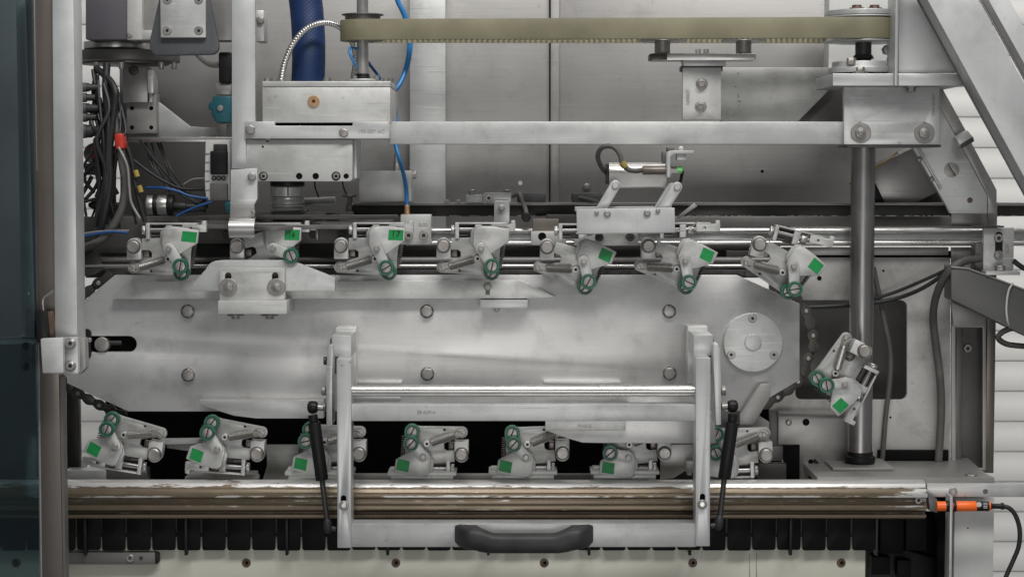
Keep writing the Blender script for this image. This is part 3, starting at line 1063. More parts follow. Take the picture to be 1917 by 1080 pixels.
for x in (664, 705):
    B().vert(x, 147, YB - .01, [(5, 142.5), (5, 149)], 10).out('flange_screw', 'bolt', t, 0)

t = T('belt_shaft', 'bright vertical shaft rising out of the gearbox through the left pulley', 'shaft', 679, 148, YB)
B().vert(679, 80, YB, [(10.8, -60), (10.8, 150)]).out('shaft', 'steel', t, 0)
t = T('belt_pulley', 'toothed pulley with thin flanges inside the left bend of the belt', 'pulley', 679, 75, YB)
B().vert(679, 30, YB, [(39, 27.5), (39, 29.5), (33, 29.8), (33, 74), (39, 74.5), (39, 76.5)], 40).out('pulley_body', 'grey', t, 0.0003)
PX2, YP = 1616, 0.065
t = T('post_pulley', 'large toothed pulley with thin flanges inside the right bend of the belt', 'pulley', PX2, 80, YP)
B().vert(PX2, 35, YP, [(60, 23), (60, 32), (76, 33), (76, 35.5), (68, 36), (68, 77), (73, 78), (73, 80)], 48).out('pulley_body', 'alu', t, 0.0003)
for x in (1604, 1637):
    B().vert(x, 18, YP - .02, [(8, 10), (9, 10.5), (9, 15), (14, 15.2), (14, 20.5)], 12).out('bolt', 'rust', t, 0.0005)
B().vert(1616, 22, YP, [(70, 22), (70, 31)], 40).out('top_disc', 'alu', t, 0.0005)

# toothed belt: closed loop round both pulleys
c1, r1 = Vector((P(679, 52, YB).x, YB)), 38.5 * K(YB)
c2, r2 = Vector((P(PX2, 56, YP).x, YP)), 71 * K(YP)
zt, zb = zof(36.0, 0.045), zof(75.0, 0.045)
dd = c2 - c1
base_a = math.atan2(dd.y, dd.x)
off_a = math.acos((r1 - r2) / dd.length)
tf = [base_a - off_a, base_a + off_a]


def belt_path(off):
    pts = []
    a0, a1 = tf[1], tf[0] + 2 * math.pi
    for i in range(25):
        a = a0 + (a1 - a0) * i / 24
        pts.append(c1 + Vector((math.cos(a), math.sin(a))) * (r1 + off))
    a0, a1 = tf[0], tf[1]
    for i in range(25):
        a = a0 + (a1 - a0) * i / 24
        pts.append(c2 + Vector((math.cos(a), math.sin(a))) * (r2 + off))
    return pts


def belt_part(name, off0, off1, z0, z1, mat, parent):
    b = B()
    i_, o_ = belt_path(off0), belt_path(off1)
    n = len(i_)
    vs = [[b.bm.verts.new((p.x, p.y, z)) for p, z in ((i_[k], z0), (o_[k], z0), (o_[k], z1), (i_[k], z1))] for k in range(n)]
    for k in range(n):
        a, c = vs[k], vs[(k + 1) % n]
        for j in range(4):
            b.bm.faces.new((a[j], a[(j + 1) % 4], c[(j + 1) % 4], c[j]))
    return b.out(name, mat, parent, 0.0004, 60)


t = T('drive_belt', 'olive yellow toothed drive belt stretched across the top of the machine', 'belt', 1140, 76, 0.045)
belt_part('belt_band', 0.0, 0.0026, zb, zt, 'belt', t)
b = B()
n_t = 92
for run in (0, 1):
    p0 = c1 + Vector((math.cos(tf[run]), math.sin(tf[run]))) * r1
    p1 = c2 + Vector((math.cos(tf[run]), math.sin(tf[run]))) * r2
    sgn = 1 if run == 0 else -1
    for i in range(n_t):
        p = p0.lerp(p1, (i + 0.5) / n_t)
        w_ = (p1 - p0).length / n_t * 0.28
        b.box3(p.x - w_, p.x + w_, p.y + (0 if sgn > 0 else -0.0028), p.y + (0.0028 if sgn > 0 else 0), zb - 0.0006, zt + 0.0003)
b.out('belt_teeth', 'belttooth', t, 0, kind='stuff')
B().poly([(1163, 37), (1165, 37), (1166, 48), (1164.5, 56), (1163.5, 48)], 0.0405, 0.0005).out('crack', 'black', t, 0)

# belt idlers on their bar
t = T('belt_idler_bracket', 'steel bar carrying two flanged idler rollers under the belt', 'bracket', 1315, 225, 0.09)
for x, fr, py in ((1240, 46, 76), (1392, 42, 78)):
    o = B().vert(x, py, 0.085, [(fr, 75), (fr, 78.5), (fr * .7, 80)], 36).out('idler_flange', 'steel', t, 0.0003)
    B().vert(x, 90, 0.085, [(14.5, 79), (14.5, 103)], 24).out('idler_pin', 'pinm', o, 0)
B().poly(rr(1218, 100.5, 1415, 113.5, 4), 0.06, 0.04).out('idler_bar', 'steel', t)
B().rect(1217, 101, 1249, 112.5, 0.058, 0.045).out('bar_end', 'darksteel', t)
for x in (1307, 1322):
    B().vert(x, 96, 0.08, [(5, 92.5), (5, 101)], 6).out('bolt', 'bolt', t, 0)
B().poly([(1279, 113), (1358, 113), (1360, 124), (1280, 124)], 0.062, 0.04).out('foot', 'alu', t)
B().rect(1275, 124, 1353, 134, 0.075, 0.03).out('neck', 'darksteel', t)
B().rect(1278, 127, 1350, 225, 0.07, 0.012).out('mounting_plate', 'milled', t)
for x, y in ((1314, 157), (1312, 200)):
    o = B().hexa(x, y, 8.5, 0.062, 0.006, 20).cup(x, y, 11.2, 5, 0.068, 0.002, 0.001).out('nut', 'bolt', t, 0.0006)
    B().cup(x, y, 6.2, 4.6, 0.0605, 0.002, 0.001).out('thread_end', 'pinm', o, 0)
lettering(t, '33FBB25', 1288, 183, 6, 0.07, rot=-90)

# flat carrying beam, its clamp under the gearbox and the plate at the right
t = T('flat_beam', 'long flat aluminium beam running right from the gearbox to the bracket plate', 'beam', 1150, 270, 0.02)
B().rect(729, 228, 1600, 270.5, 0.02, 0.03).out('beam_bar', 'alu', t, 0.0012)
t = T('gearbox_clamp', 'slotted clamp bar stamped with a number under the gearbox', 'clamp', 594, 260, 0)
B().poly([(458, 228), (514, 228), (514, 236), (660, 236), (660, 228.5), (729, 228.5), (729, 260), (458, 260)], -0.018, 0.08).out('clamp_bar', 'alu', t)
B().rect(514, 228, 660, 238, -0.002, 0.03).out('slot_floor', 'blackm', t, 0)
hexbolt(t, 643, 249, 9.5, -0.018)
hexbolt(t, 468, 243, 10, -0.018)
lettering(t, '195-007 AC', 695, 247, 7.5, -0.018)
B().disc(501, 263, 5, -0.01, 0.01).out('nut', 'bolt', t)
t = T('lower_housing', 'light housing with a row of bolt holes hanging over the star wheel hub', 'housing', 561, 340, 0.05)
B().poly([(461, 262), (660, 262)] + arc(653, 333, 7, 0, 90, 4) + [(461, 340)], -0.01, 0.13).out('housing_block', 'milled', t, 0.001)
B().rect(661, 262, 668, 334, 0.02, 0.08).out('housing_side', 'alu', t)
for x, r, h in ((493, 8.5, 1), (560, 6.3, 0), (591, 6.3, 0), (629, 8.8, 1), (648, 5, 0)):
    o = B().cup(x, 330, r, r * .86, -0.0106, 0.0012, 0.0004, 22).out('bolt_hole', 'blackm', t, 0)
    if h:
        B().cup(x, 330, 6.2, 3.2, -0.0125, 0.0022, 0.0015, 18).out('socket_screw', 'bolt', o, 0)
        B().hexa(x, 330, 3, -0.0118, 0.0005).out('socket', 'black', o, 0)
for x, y in ((492, 275),):
    hole(t, x, y, 2, -0.01)

t = T('bracket_plate', 'grey bracket plate with two big washered bolts at the right end of the beam', 'bracket', 1668, 272, 0.0)
sl = [rr(1605, 229, 1617, 250, 5.8), rr(1725, 229, 1737, 250, 5.8)]
B().poly([(1580, 163), (1759, 163), (1759, 271), (1580, 271)], 0.008, 0.012, sl).out('plate', 'alu', t)
B().rect(1595, 225, 1745, 256, 0.021, 0.004).out('slot_backing', 'blackm', t, 0)
for x in (1612, 1731):
    hexbolt(t, x, 249, 10.5, 0.008, washer=19)
lettering(t, 'VV4-W427', 1748, 197, 6.5, 0.008, rot=-90)
lettering(t, '22', 1684, 268, 5, 0.008)
B().rect(1585, 271, 1762, 276, 0.012, 0.08).out('bottom_edge', 'grey', t)
t = T('bearing_flange', 'round stepped bearing flange on top of the thick bearing plate', 'bearing', PX2, 162, YP)
B().rect(1559, 138, 1806, 161, -0.02, 0.16).out('bearing_plate', 'alu', t)
B().vert(PX2, 127, YP, [(58, 117), (58, 127), (64, 128), (64, 138)], 40).out('flange', 'alu', t)
B().vert(PX2, 112, YP, [(15, 80), (15, 103), (17, 104), (20, 110), (14, 112), (17, 117)]).out('shaft_neck', 'darksteel', t, 0)
for x, y0_, r in ((1594, 109, 9), (1669, 109, 9), (1611, 126, 8), ):
    B().vert(x, y0_ + 4, YP - 0.04 if y0_ < 120 else -0.005, [(r - 1, y0_), (r, y0_ + 1), (r, y0_ + 8), (r * 1.8 if y0_ > 120 else r, y0_ + 8.2), (r * 1.8 if y0_ > 120 else r, y0_ + 12)], 6).out('bolt', 'bolt', t, 0)
B().vert(1706, 168, 0.0, [(14, 161.5), (14, 164), (8, 164.2), (8, 172)], 6).out('bolt', 'bolt', t, 0)
B().hexa(1664, 93, 10, 0.03, 0.02, 10).out('bolt', 'bolt', t, 0.0008)
ZF = zof(893, -0.045) + 0.0045
t = T('steel_post', 'tall dark polished steel post with a black foot ring', 'post', 1610, 882, YP)
x_ = P(1613, 560, YP).x
kk = K(YP)
B().lathe(Vector((x_, YP, 0)), (0, 0, 1), [(22.4 * kk, zof(269, YP)), (22.4 * kk, ZF)], 48).out('post_shaft', 'post', t, 0)
B().lathe(Vector((x_, YP, 0)), (0, 0, 1), [(24 * kk, ZF + 22 * kk), (24 * kk, ZF + 15 * kk), (28 * kk, ZF + 13 * kk), (29 * kk, ZF + 6 * kk), (27 * kk, ZF)], 40).out('foot_ring', 'black', t, 0)

# corner gusset and the sloped square tubes
t = T('corner_gusset', 'pale triangular corner gusset standing on the bearing plate', 'gusset', 1740, 137, 0)
B().rect(1676, -40, 1682, 161, -0.03, 0.06).out('edge_plate', 'aluz', t)
B().poly([(1682, -40), (1702, -40), (1719, 0), (1800, 145), (1800, 137), (1682, 137)] if False else [(1682, -40), (1700, -40), (1796, 137), (1682, 137)], -0.005, 0.01).out('gusset_sheet', 'aluz', t)
B().poly([(1682, 138.5), (1797, 138.5), (1809, 161), (1682, 161)], -0.028, 0.007).out('gusset_foot', 'alu', t)


def sloped(x_at0, x_r0, slope, Y, dep, name, label, cat):
    t = T(name, label, cat, x_at0 + 150, 270, Y)
    ya, yb = -60, 420
    B().poly([(x_at0 + ya * slope, ya), (x_r0 + ya * slope, ya), (x_r0 + yb * slope, yb), (x_at0 + yb * slope, yb)], Y, dep).out('tube', 'aluz', t, 0.0012)
    return t


t = sloped(1736, 1832, 0.545, -0.09, 0.05, 'sloped_tube', 'broad grey square tube sloping down across the top right corner', 'tube')
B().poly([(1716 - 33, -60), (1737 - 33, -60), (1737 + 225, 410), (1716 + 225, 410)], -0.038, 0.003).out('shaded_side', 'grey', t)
t = sloped(1850, 1889, 0.56, -0.02, 0.05, 'sloped_tube', 'second sloping grey tube at the extreme top right', 'tube')
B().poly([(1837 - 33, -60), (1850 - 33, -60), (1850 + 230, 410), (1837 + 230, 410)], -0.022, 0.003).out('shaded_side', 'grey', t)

# slanted end sheet and motor beneath it
t = T('slanted_cheek', 'slanted pale cheek plate with a big slotted screw', 'plate', 1790, 384, 0.10)
B().poly([(1757, 198), (1797, 270), (1848, 366), (1848, 400), (1780, 400), (1700, 262), (1757, 262)], 0.10, 0.012).out('cheek', 'alu', t)
B().poly([(1757, 165), (1764, 165), (1811, 250), (1820, 270), (1866, 356), (1866, 400), (1849, 400), (1849, 366), (1798, 270), (1757, 198)], 0.115, 0.01).out('rear_cheek', 'panel', t)
slotscrew_b(1782, 318, 14, 0.0985, 0.003, 58, w=0.07).out('slotted_screw', 'bolt', t, 0.0003)
B().disc(1782, 318, 13.8, 0.0992, 0.001).out('screw_slot', 'darksteel', t, 0)
hole(t, 1816, 375, 5.5, 0.10, mat='rust')
B().poly([(1716, 275), (1720, 273), (1764, 353), (1760, 355)], 0.094, 0.02).out('edge_strip', 'alu', t)
for x, y in ((1722, 299), (1745, 336)):
    hexbolt(t, x, y, 5, 0.10)
B().poly([(1789, 257), (1811, 244), (1824, 260), (1798, 275)], 0.085, 0.02).out('clevis', 'alu', t)
B().poly([(1797, 272), (1822, 256), (1824, 265), (1803, 277)], 0.083, 0.02).out('clevis_bolt', 'darksteel', t)
t = T('motor_box', 'dull grey motor box tilted behind the steel post', 'motor', 1700, 383, 0.18)
B().poly([(1638, 311), (1711, 276), (1763, 355), (1710, 383), (1660, 388), (1622, 322)], 0.17, 0.06).out('housing', 'panel', t, 0.002)
B().poly([(1622, 328), (1640, 345), (1664, 395), (1622, 395)], 0.168, 0.05).out('housing_side', 'black', t)
o = B().tube([(1590, 345, 0.2), (1600, 338, 0.17), (1640, 313, 0.165), (1660, 301, 0.17), (1680, 285, 0.2)], 1.8, 8).out('yellow_cable', 'yellow', None, 0)
tag(o, 'yellow cable passing over the tilted motor box behind the post', 'cable')
o = B().poly([(1700, 360), (1768, 345), (1785, 384), (1700, 384)], 0.21, 0.01).out('motor_shelf', 'darksteel')
tag(o, 'dark steel sheet in the corner between tilted motor and slanted cheek', 'sheet')

# ================================================================ STAR WHEEL AND HUB
YS = 0.09
t = T('star_wheel', 'dark flat star wheel under the silver clamp hub', 'wheel', 540, 412, YS)
cx, cz = P(540, 411, YS).x, zof(411, YS)
b = B()
pts = []
for i in range(96):
    a = 2 * math.pi * i / 96
    r = 0.150 + 0.014 * math.cos(a * 8 + 0.4)
    pts.append((cx + r * math.cos(a), YS + r * math.sin(a)))
holes_ = []
for q in range(8):
    a0 = 45 * q + 12
    holes_.append([(cx + rad * math.cos(R(a0 + da)), YS + rad * math.sin(R(a0 + da))) for rad, da in
                   ((0.075, 4), (0.075, 18), (0.095, 21), (0.122, 20), (0.130, 11), (0.122, 2), (0.095, 1))])
loops_ = [pts] + holes_
va = [[b.bm.verts.new((x, y, cz)) for x, y in lp] for lp in loops_]
vb = [[b.bm.verts.new((x, y, cz - 0.006)) for x, y in lp] for lp in loops_]
fa, fb = [v for l in va for v in l], [v for l in vb for v in l]
for tri in tessellate_polygon([[Vector((x, y, 0)) for x, y in lp] for lp in loops_]):
    b.bm.faces.new([fa[q] for q in tri])
    b.bm.faces.new([fb[q] for q in reversed(tri)])
for la, lb in zip(va, vb):
    for q in range(len(la)):
        q2 = (q + 1) % len(la)
        b.bm.faces.new((la[q], la[q2], lb[q2], lb[q]))
b.out('disc', 'grey', t, 0.0008)
B().vert(540, 400, YS, [(66, 399), (70, 401), (70, 405), (66, 406)], 48).out('upper_disc', 'grey', t, 0.0004)
B().vert(540, 395, YS, [(30, 393), (33, 398), (38, 412)], 32).out('hub_cone', 'grey', t)
for a in (200, 250, 300, 340, 80):
    x, y = cx + 0.075 * math.cos(R(a)), YS + 0.075 * math.sin(R(a))
    B().lathe(Vector((x, y, cz)), (0, 0, 1), [(0.011, 0), (0.011, 0.010), (0.009, 0.012)], 14).out('disc_bolt', 'darksteel', t, 0)
t.rotation_euler.x = R(2.2)      # the wheel leans a little to the front
t = T('clamp_hub', 'stack of silver clamp collars on the star wheel shaft', 'hub', 538, 395, YS)
B().vert(538, 347, YS, [(32, 338), (32, 349)]).out('black_collar', 'black', t)
o = B().vert(537, 360, YS, [(29, 350), (30, 351), (30, 367), (29, 368)], 36).out('clamp_collar', 'alu', t, 0)
B().rect(538, 351, 540, 367, YS - 0.0265, 0.004).out('collar_split', 'black', o, 0)
B().vert(538, 372, YS, [(28, 368), (31, 369), (31, 373)], 36).out('mark_ring', 'steel', t)
B().vert(538, 380, YS, [(28, 373), (28, 376), (33, 377), (33, 380), (28, 380.5), (28, 383), (33, 384), (33, 387), (28, 387.5), (28, 389), (30, 390), (30, 396)], 36).out('lower_rings', 'alu', t, 0.0002)
o = B().poly([(243, 409), (400, 403), (745, 402), (748, 409), (600, 412), (470, 411)], -0.004, 0.002).out('guide_sheet', 'darksteel')
tag(o, 'thin steel guide sheet lying along the front edge of the star wheel', 'sheet')
o = B().vert(655, 380, 0.16, [(14, 364), (14, 369), (5, 370), (5, 381), (8, 383), (9, 396)], 20).out('knob', 'panel')
tag(o, 'small turned knob standing on the black beam right of the hub', 'knob')
B_ = B().tube([(568, 378, 0.2), (628, 376, 0.2)], 8, 14).out('pale_tube', 'alu', None, 0)
tag(B_, 'short pale tube lying behind the clamp hub', 'tube')
for x, y, l in (((588, 344), 0, 'thin black lead hanging behind the housing, left one'), ((640, 340), 0, 'thin black lead hanging behind the housing toward the knob')):
    o = B().tube([(x[0], x[1] - 10, .2), (x[0] + 3, x[1] + 10, .2), (x[0] + 12, x[1] + 32, .2)], 1.6, 6).out('lead', 'cable', None, 0)
    tag(o, l, 'cable')

# ================================================================ BLOCKS ON THE BEAM
t = T('valve_block', 'plain pale block with an air fitting where the blue tube enters', 'block', 722, 375, 0.12)
B().rect(672, 320, 771, 377, 0.11, 0.05).out('block', 'milled', t, 0.001)
B().vert(742, 315, 0.13, [(4, 288), (4, 300), (5.5, 300.5), (5.5, 308), (6, 309), (6, 321)], 12).out('fitting', 'bolt', t, 0)
B().lathe(P(771, 327, .13), (1, 0, 0), [(9 * K(.1), 0), (9 * K(.1), 8 * K(.1))], 6).out('bolt', 'bolt', t, 0.0006)
t = T('rail_clamp_block', 'pale block with two socket screws clamping the guide rails', 'block', 778, 458, 0.07)
B().rect(750, 402, 807, 458, 0.07, 0.04).out('block', 'milled', t)
for x in (765, 793):
    capscrew(t, x, 441, 8, 0.0685)
lettering(t, 'SL02', 792, 421, 6, 0.07)
t = T('rail_hanger', 'small screwed bracket hanging from the black beam to the rails', 'bracket', 930, 418, 0.12)
B().rect(872, 365, 905, 380, 0.11, 0.03).out('base_block', 'milled', t)
B().poly(rr(905, 361, 957, 380, 4), 0.10, 0.02).out('arm', 'milled', t)
B().poly(rr(925, 376, 954, 418, 3), 0.09, 0.012).out('hanger', 'alu', t)
hexbolt(t, 939, 389, 6.5, 0.09)
capscrew(t, 915, 371, 7, 0.10)
for x in (883, 948):
    B().vert(x, 358, .12, [(5, 355), (6, 356), (6, 365)], 8).out('bolt', 'bolt', t, 0)
t = T('sensor_mount', 'brown sensor block between the rails left of the pusher', 'block', 1030, 435, 0.08)
B().rect(997, 410, 1046, 434, 0.085, 0.03).out('brown_block', 'brown', t)
B().rect(1023, 402, 1078, 432, 0.10, 0.03).out('dark_block', 'darksteel', t)
B().rect(994, 433, 1060, 459, 0.072, 0.03).out('foot_block', 'milled', t)
hole(t, 1015, 443, 8, 0.072)
B().disc(985, 407, 9, 0.08, 0.02).out('black_plug', 'black', t)
o = B().tube([(960, 368, 0.2), (972, 363, 0.17), (978, 378, 0.12), (984, 392, 0.09), (986, 405, 0.085)], 4, 8).out('sensor_cable', 'cablegrey', None, 0)
tag(o, 'short grey cable curving down to the brown sensor block', 'cable')
for x0, x1, l in ((968, 1022, 'black rubber buffer on the beam, left of the seam strip'), (1071, 1128, 'black rubber buffer on the beam, right of the seam strip')):
    o = B().poly(rr(x0, 361, x1, 381, 6), 0.17, 0.05).out('rubber_buffer', 'rubber')
    tag(o, l, 'buffer')
o = B().tube([(1085, 371, 0.15), (1100, 374, 0.14), (1120, 380, 0.14)], 4.5, 8).out('stub_cable', 'cablegrey', None, 0)
tag(o, 'stub of grey cable lying in front of the right rubber buffer', 'cable')
t = T('rear_clamps', 'dirty rail clamp with two dark screws under the pusher channel', 'clamp', 1150, 460, 0.06)
B().rect(1075, 438, 1195, 460, 0.06, 0.03).out('clamp_body', 'milled', t)
for x in (1122, 1180):
    capscrew(t, x, 444, 8, 0.06, mat='darksteel')

# pusher with parallel links
YQ = -0.03
t = T('pusher', 'sheet steel pusher channel hung on four parallel links', 'pusher', 1170, 440, YQ)
B().poly([(1079, 391.5), (1263, 389), (1264, 435), (1080, 438)], -0.085, 0.0025).out('channel_front', 'aluz', t)
B().poly([(1076, 387), (1258, 386), (1258, 392), (1076, 396)], -0.045, 0.0025).out('channel_rear', 'alu', t)
B().poly([(1079, 436), (1264, 433.5), (1264, 436), (1079, 439)], -0.083, 0.035).out('channel_floor', 'alu', t)
for x, y, r in ((1137, 400, 7), (1212, 399, 7), (1117, 398, 4.5), (1232, 394, 4.5)):
    hexbolt(t, x, y, r, -0.085, t=0.003)
for top, bot, Yl in (((1152, 347), (1122, 398), -0.06), ((1268, 350), (1236, 400), -0.072), ((1258, 352), (1230, 398), -0.05)):
    o = B().poly(capsule(top, 9.5, bot, 9.5), Yl, 0.006).out('link_arm', 'alu', t)
    if Yl != -0.05:
        B().disc(top[0], top[1], 6.5, Yl - 0.003, 0.004, 18).out('link_pin', 'steel', o, 0)
B().tube([(1260, 349, -0.045), (1272, 344, -0.045), (1278, 320, -0.045)], 3, 8).out('black_clip', 'black', t, 0)
# curved cover
b = B()
x0, x1 = P(1139, 320, 0).x, P(1245, 320, 0).x
zc = zof(329, 0.0)
prof = [(0.02 - 0.02 * math.cos(R(a)) - 0.03, zc + 0.0165 * math.sin(R(a))) for a in range(-90, 91, 12)]
prof = [(-0.028, zof(350, -0.028))] + [(-0.012 - 0.016 * math.cos(R(a)), zof(325, -.02) + 0.0165 * math.sin(R(a))) for a in range(0, 100, 10)] + [(0.02, zof(308, 0))]
A = [b.bm.verts.new((x0, y, z)) for y, z in prof]
C = [b.bm.verts.new((x1, y, z)) for y, z in prof]
A2 = [b.bm.verts.new((x0, y + 0.002, z - 0.002)) for y, z in prof]
C2 = [b.bm.verts.new((x1, y + 0.002, z - 0.002)) for y, z in prof]
for i in range(len(prof) - 1):
    b.bm.faces.new((A[i], A[i + 1], C[i + 1], C[i]))
    b.bm.faces.new((A2[i], C2[i], C2[i + 1], A2[i + 1]))
    b.bm.faces.new((A[i], A2[i], A2[i + 1], A[i + 1]))
    b.bm.faces.new((C[i], C[i + 1], C2[i + 1], C2[i]))
b.bm.faces.new((A[0], C[0], C2[0], A2[0]))
b.bm.faces.new((A[-1], A2[-1], C2[-1], C[-1]))
b.out('curved_cover', 'steel', t, 0, 30)
B().rect(1136, 307, 1140, 345, -0.02, 0.05).out('cover_end', 'darksteel', t)
t2 = T('pusher_sensor', 'threaded proximity sensor with a glowing green tip above the pusher', 'sensor', 1240, 330, -0.05)
B().lathe(P(1203, 319, -0.055), (1, 0, 0), [(7.5 * K(0), 0), (8.2 * K(0), 1 * K(0)), (8.2 * K(0), 45 * K(0))], 18).out('sensor_body', 'brown', t2, 0)
B().lathe(P(1248, 319, -0.055), (1, 0, 0), [(11 * K(0), 0), (11 * K(0), 8 * K(0)), (7 * K(0), 8.1 * K(0)), (7 * K(0), 22 * K(0))], 6).out('sensor_nut', 'steel', t2, 0)
B().lathe(P(1267, 318, -0.055), (1, 0, 0), [(7 * K(0), 0), (7 * K(0), 9 * K(0)), (6 * K(0), 10 * K(0))], 18).out('green_tip', 'led', t2, 0)
B().poly([(1248, 332), (1248, 292)] + arc(1258, 292, 10, 180, 270, 4) + [(1299, 282), (1299, 288), (1262, 288)] + arc(1262, 296, 7, 270, 180, 3) + [(1255, 332)], -0.075, 0.03).out('angle_bracket', 'alu', t2)
B().rect(1240, 284, 1250, 306, -0.05, 0.02).rect(1249, 276, 1262, 284, -0.05, 0.02).out('dark_clamp', 'grey', t2)
B().rect(1267, 288, 1284, 300, -0.07, 0.02).disc(1275, 279, 5, -0.06, 0.01).out('bracket_nut', 'milled', t2)
B().tube([(1138, 326, 0.0), (1126, 313, -0.02), (1119, 292, -0.04), (1128, 276, -0.05), (1147, 275, -0.055), (1160, 289, -0.058), (1165, 306, -0.058), (1175, 317, -0.056), (1190, 320, -0.055), (1205, 318, -0.055)], 4.6, 10).out('sensor_cable', 'cablegrey', t2, 0)
B().tube([(1164, 304, -0.06), (1170, 313, -0.058)], 6.2, 10, 0).out('yellow_sleeve', 'yellow', t2, 0)
o = B().poly([(1267, 407), (1300, 380), (1306, 386), (1272, 409)], 0.03, 0.01).out('blade_strip', 'panel')
tag(o, 'small slanted grey blade strip right of the pusher channel', 'strip')
o = B().tube([(1200, 438, -0.08), (1270, 433, -0.075), (1295, 425, -0.075), (1306, 414, -0.075)], 1.2, 6).out('bent_wire', 'steel', None, 0)
tag(o, 'thin bent wire finger springing from the end of the pusher channel', 'wire')

# ================================================================ TOP LEFT APPARATUS
o = B().poly([(160, -40), (236, -40), (236, 75), (160, 75)], 0.05, 0.10).out('motor', 'motor', None, 0.002)
tag(o, 'slate grey motor body at the top beside the white column', 'motor')
t = T('scratched_housing', 'scratched aluminium housing with an angle strip next to the slate motor', 'housing', 262, 75, 0.06)
B().rect(236, -40, 266, 75, 0.06, 0.08).rect(266, 57, 305, 75, 0.06, 0.08).out('housing_block', 'milled', t)
B().rect(266, -40, 300, 57, 0.075, 0.05).out('inner_face', 'panel', t)
B().disc(243, 67, 4.5, 0.058, 0.004).out('screw', 'bolt', t, 0)
o = B().rect(392, -40, 436, 76, 0.10, 0.05).out('grey_cover', 'panel')
tag(o, 'plain grey cover behind the rubber apron and the tall flat bar', 'cover')
t = T('rubber_apron', 'dark grey rubber flap clamped by a four screw aluminium plate', 'flap', 345, 106, 0)
B().poly([(300, -30), (390, -30), (393, 0), (409, 80)] + arc(395, 88, 15, 0, 90, 4) + arc(297, 88, 17, 90, 180, 4) + [(279, 80), (297, 0)], -0.02, 0.012).out('flap', 'apron', t, 0.003)
o = B().rect(300, -30, 385, 71, -0.028, 0.008).out('clamp_plate', 'alu', t, 0.001)
for x in (313, 372):
    for y in (0, 58):
        B().cup(x, y, 8.5, 2.8, -0.0292, 0.0015, 0.001).out('screw', 'bolt', o, 0)
        B().disc(x, y, 2.8, -0.0286, 0.0004, 10).out('socket_hole', 'black', o, 0)
t = T('index_table', 'dark steel turntable flange with bolts under the slate motor', 'turntable', 235, 130, 0.15)
B().vert(215, 85, 0.15, [(40, 74), (40, 78), (57, 80), (57, 93), (50, 95), (44, 97)], 40).out('bearing_ring', 'steel', t, 0.0006)
B().vert(235, 108, 0.17, [(60, 96), (100, 98), (100, 117), (80, 118), (80, 122)], 48).out('flange', 'grey', t, 0.0006)
for x in (227, 302, 326, 180):
    B().vert(x, 123, 0.08, [(5, 117), (5, 128), (4, 130)], 10).out('bolt', 'bolt', t, 0)
t = T('corner_bracket', 'grey bracket stack with four screw holes and a triangular web', 'bracket', 275, 262, 0.14)
B().rect(230, 126, 276, 192, 0.13, 0.04).out('upper_block', 'panel', t)
B().rect(276, 131, 287, 175, 0.12, 0.04).out('side_strip', 'alu', t)
B().rect(279, 175, 284, 192, 0.13, 0.02).out('small_rod', 'alu', t)
B().rect(237, 176, 293, 250, 0.14, 0.03).out('lower_plate', 'panel', t)
for x in (247, 283):
    for y in (203, 239):
        hole(t, x, y, 4, 0.14)
B().disc(249, 132, 9, 0.125, 0.01).out('black_screw', 'darksteel', t)
B().poly([(294, 189), (355, 237), (407, 240), (407, 258), (294, 258)], 0.16, 0.012).out('web', 'alu', t)
B().rect(240, 257, 436, 266, 0.10, 0.08).out('shelf', 'steel', t)
t = T('teal_valve', 'teal painted hand valve below a black solenoid coil', 'valve', 413, 238, 0.12)
B().poly([(398, 180), (432, 180), (432, 230), (402, 230), (402, 222), (396, 218), (396, 206), (390, 206), (390, 194), (398, 190)], 0.12, 0.04).out('valve_body', 'teal', t, 0.003)
B().disc(412, 203, 6, 0.117, 0.006, 8).out('valve_screw', 'panel', t)
B().rect(404, 157, 432, 178, 0.13, 0.03).out('neck', 'bolt', t)
B().rect(409, 98, 434, 156, 0.125, 0.04).out('solenoid_coil', 'black', t, 0.003)
B().rect(407, 234, 424, 262, 0.12, 0.03).out('lower_nipple', 'grey', t)
o = B().tube([(366, 98, 0.2), (380, 112, 0.18), (394, 121, 0.15), (412, 122, 0.14)], 5.5, 10).out('silver_hose', 'panel', None, 0)
tag(o, 'short silver hose running from behind the flap to the solenoid', 'hose')

# tall flat bar with its bent foot
t = T('tall_bar', 'tall flat aluminium bar ending in a bent sheet foot over the grippers', 'bar', 455, 445, -0.04)
B().poly([(434, -40), (477, -40), (478, 228), (460, 228), (460, 262), (461, 316), (434, 316)], -0.014, 0.012).out('bar', 'aluz', t)
B().poly([(432, 318), (481, 315), (482, 372), (476, 384), (431, 384)], -0.062, 0.01).out('foot_plate', 'alu', t)
B().poly([(431, 384), (476, 384), (477, 406), (430, 408)], -0.064, 0.004).out('foot_bend', 'panel', t)
b = B()
prof = [(-0.064, 406), (-0.078, 410), (-0.086, 418), (-0.088, 428), (-0.086, 438), (-0.080, 445)]
v0 = [b.bm.verts.new((P(429, 425, -.08).x, y, zof(q, y))) for y, q in prof]
v1 = [b.bm.verts.new((P(477, 425, -.08).x, y, zof(q, y))) for y, q in prof]
v2 = [b.bm.verts.new(v.co + Vector((0, 0.0025, -0.0005))) for v in v0]
v3 = [b.bm.verts.new(v.co + Vector((0, 0.0025, -0.0005))) for v in v1]
for i in range(len(prof) - 1):
    b.bm.faces.new((v0[i], v1[i], v1[i + 1], v0[i + 1]))
    b.bm.faces.new((v2[i], v2[i + 1], v3[i + 1], v3[i]))
    b.bm.faces.new((v0[i], v0[i + 1], v2[i + 1], v2[i]))
    b.bm.faces.new((v1[i], v3[i], v3[i + 1], v1[i + 1]))
b.bm.faces.new((v0[0], v2[0], v3[0], v1[0]))
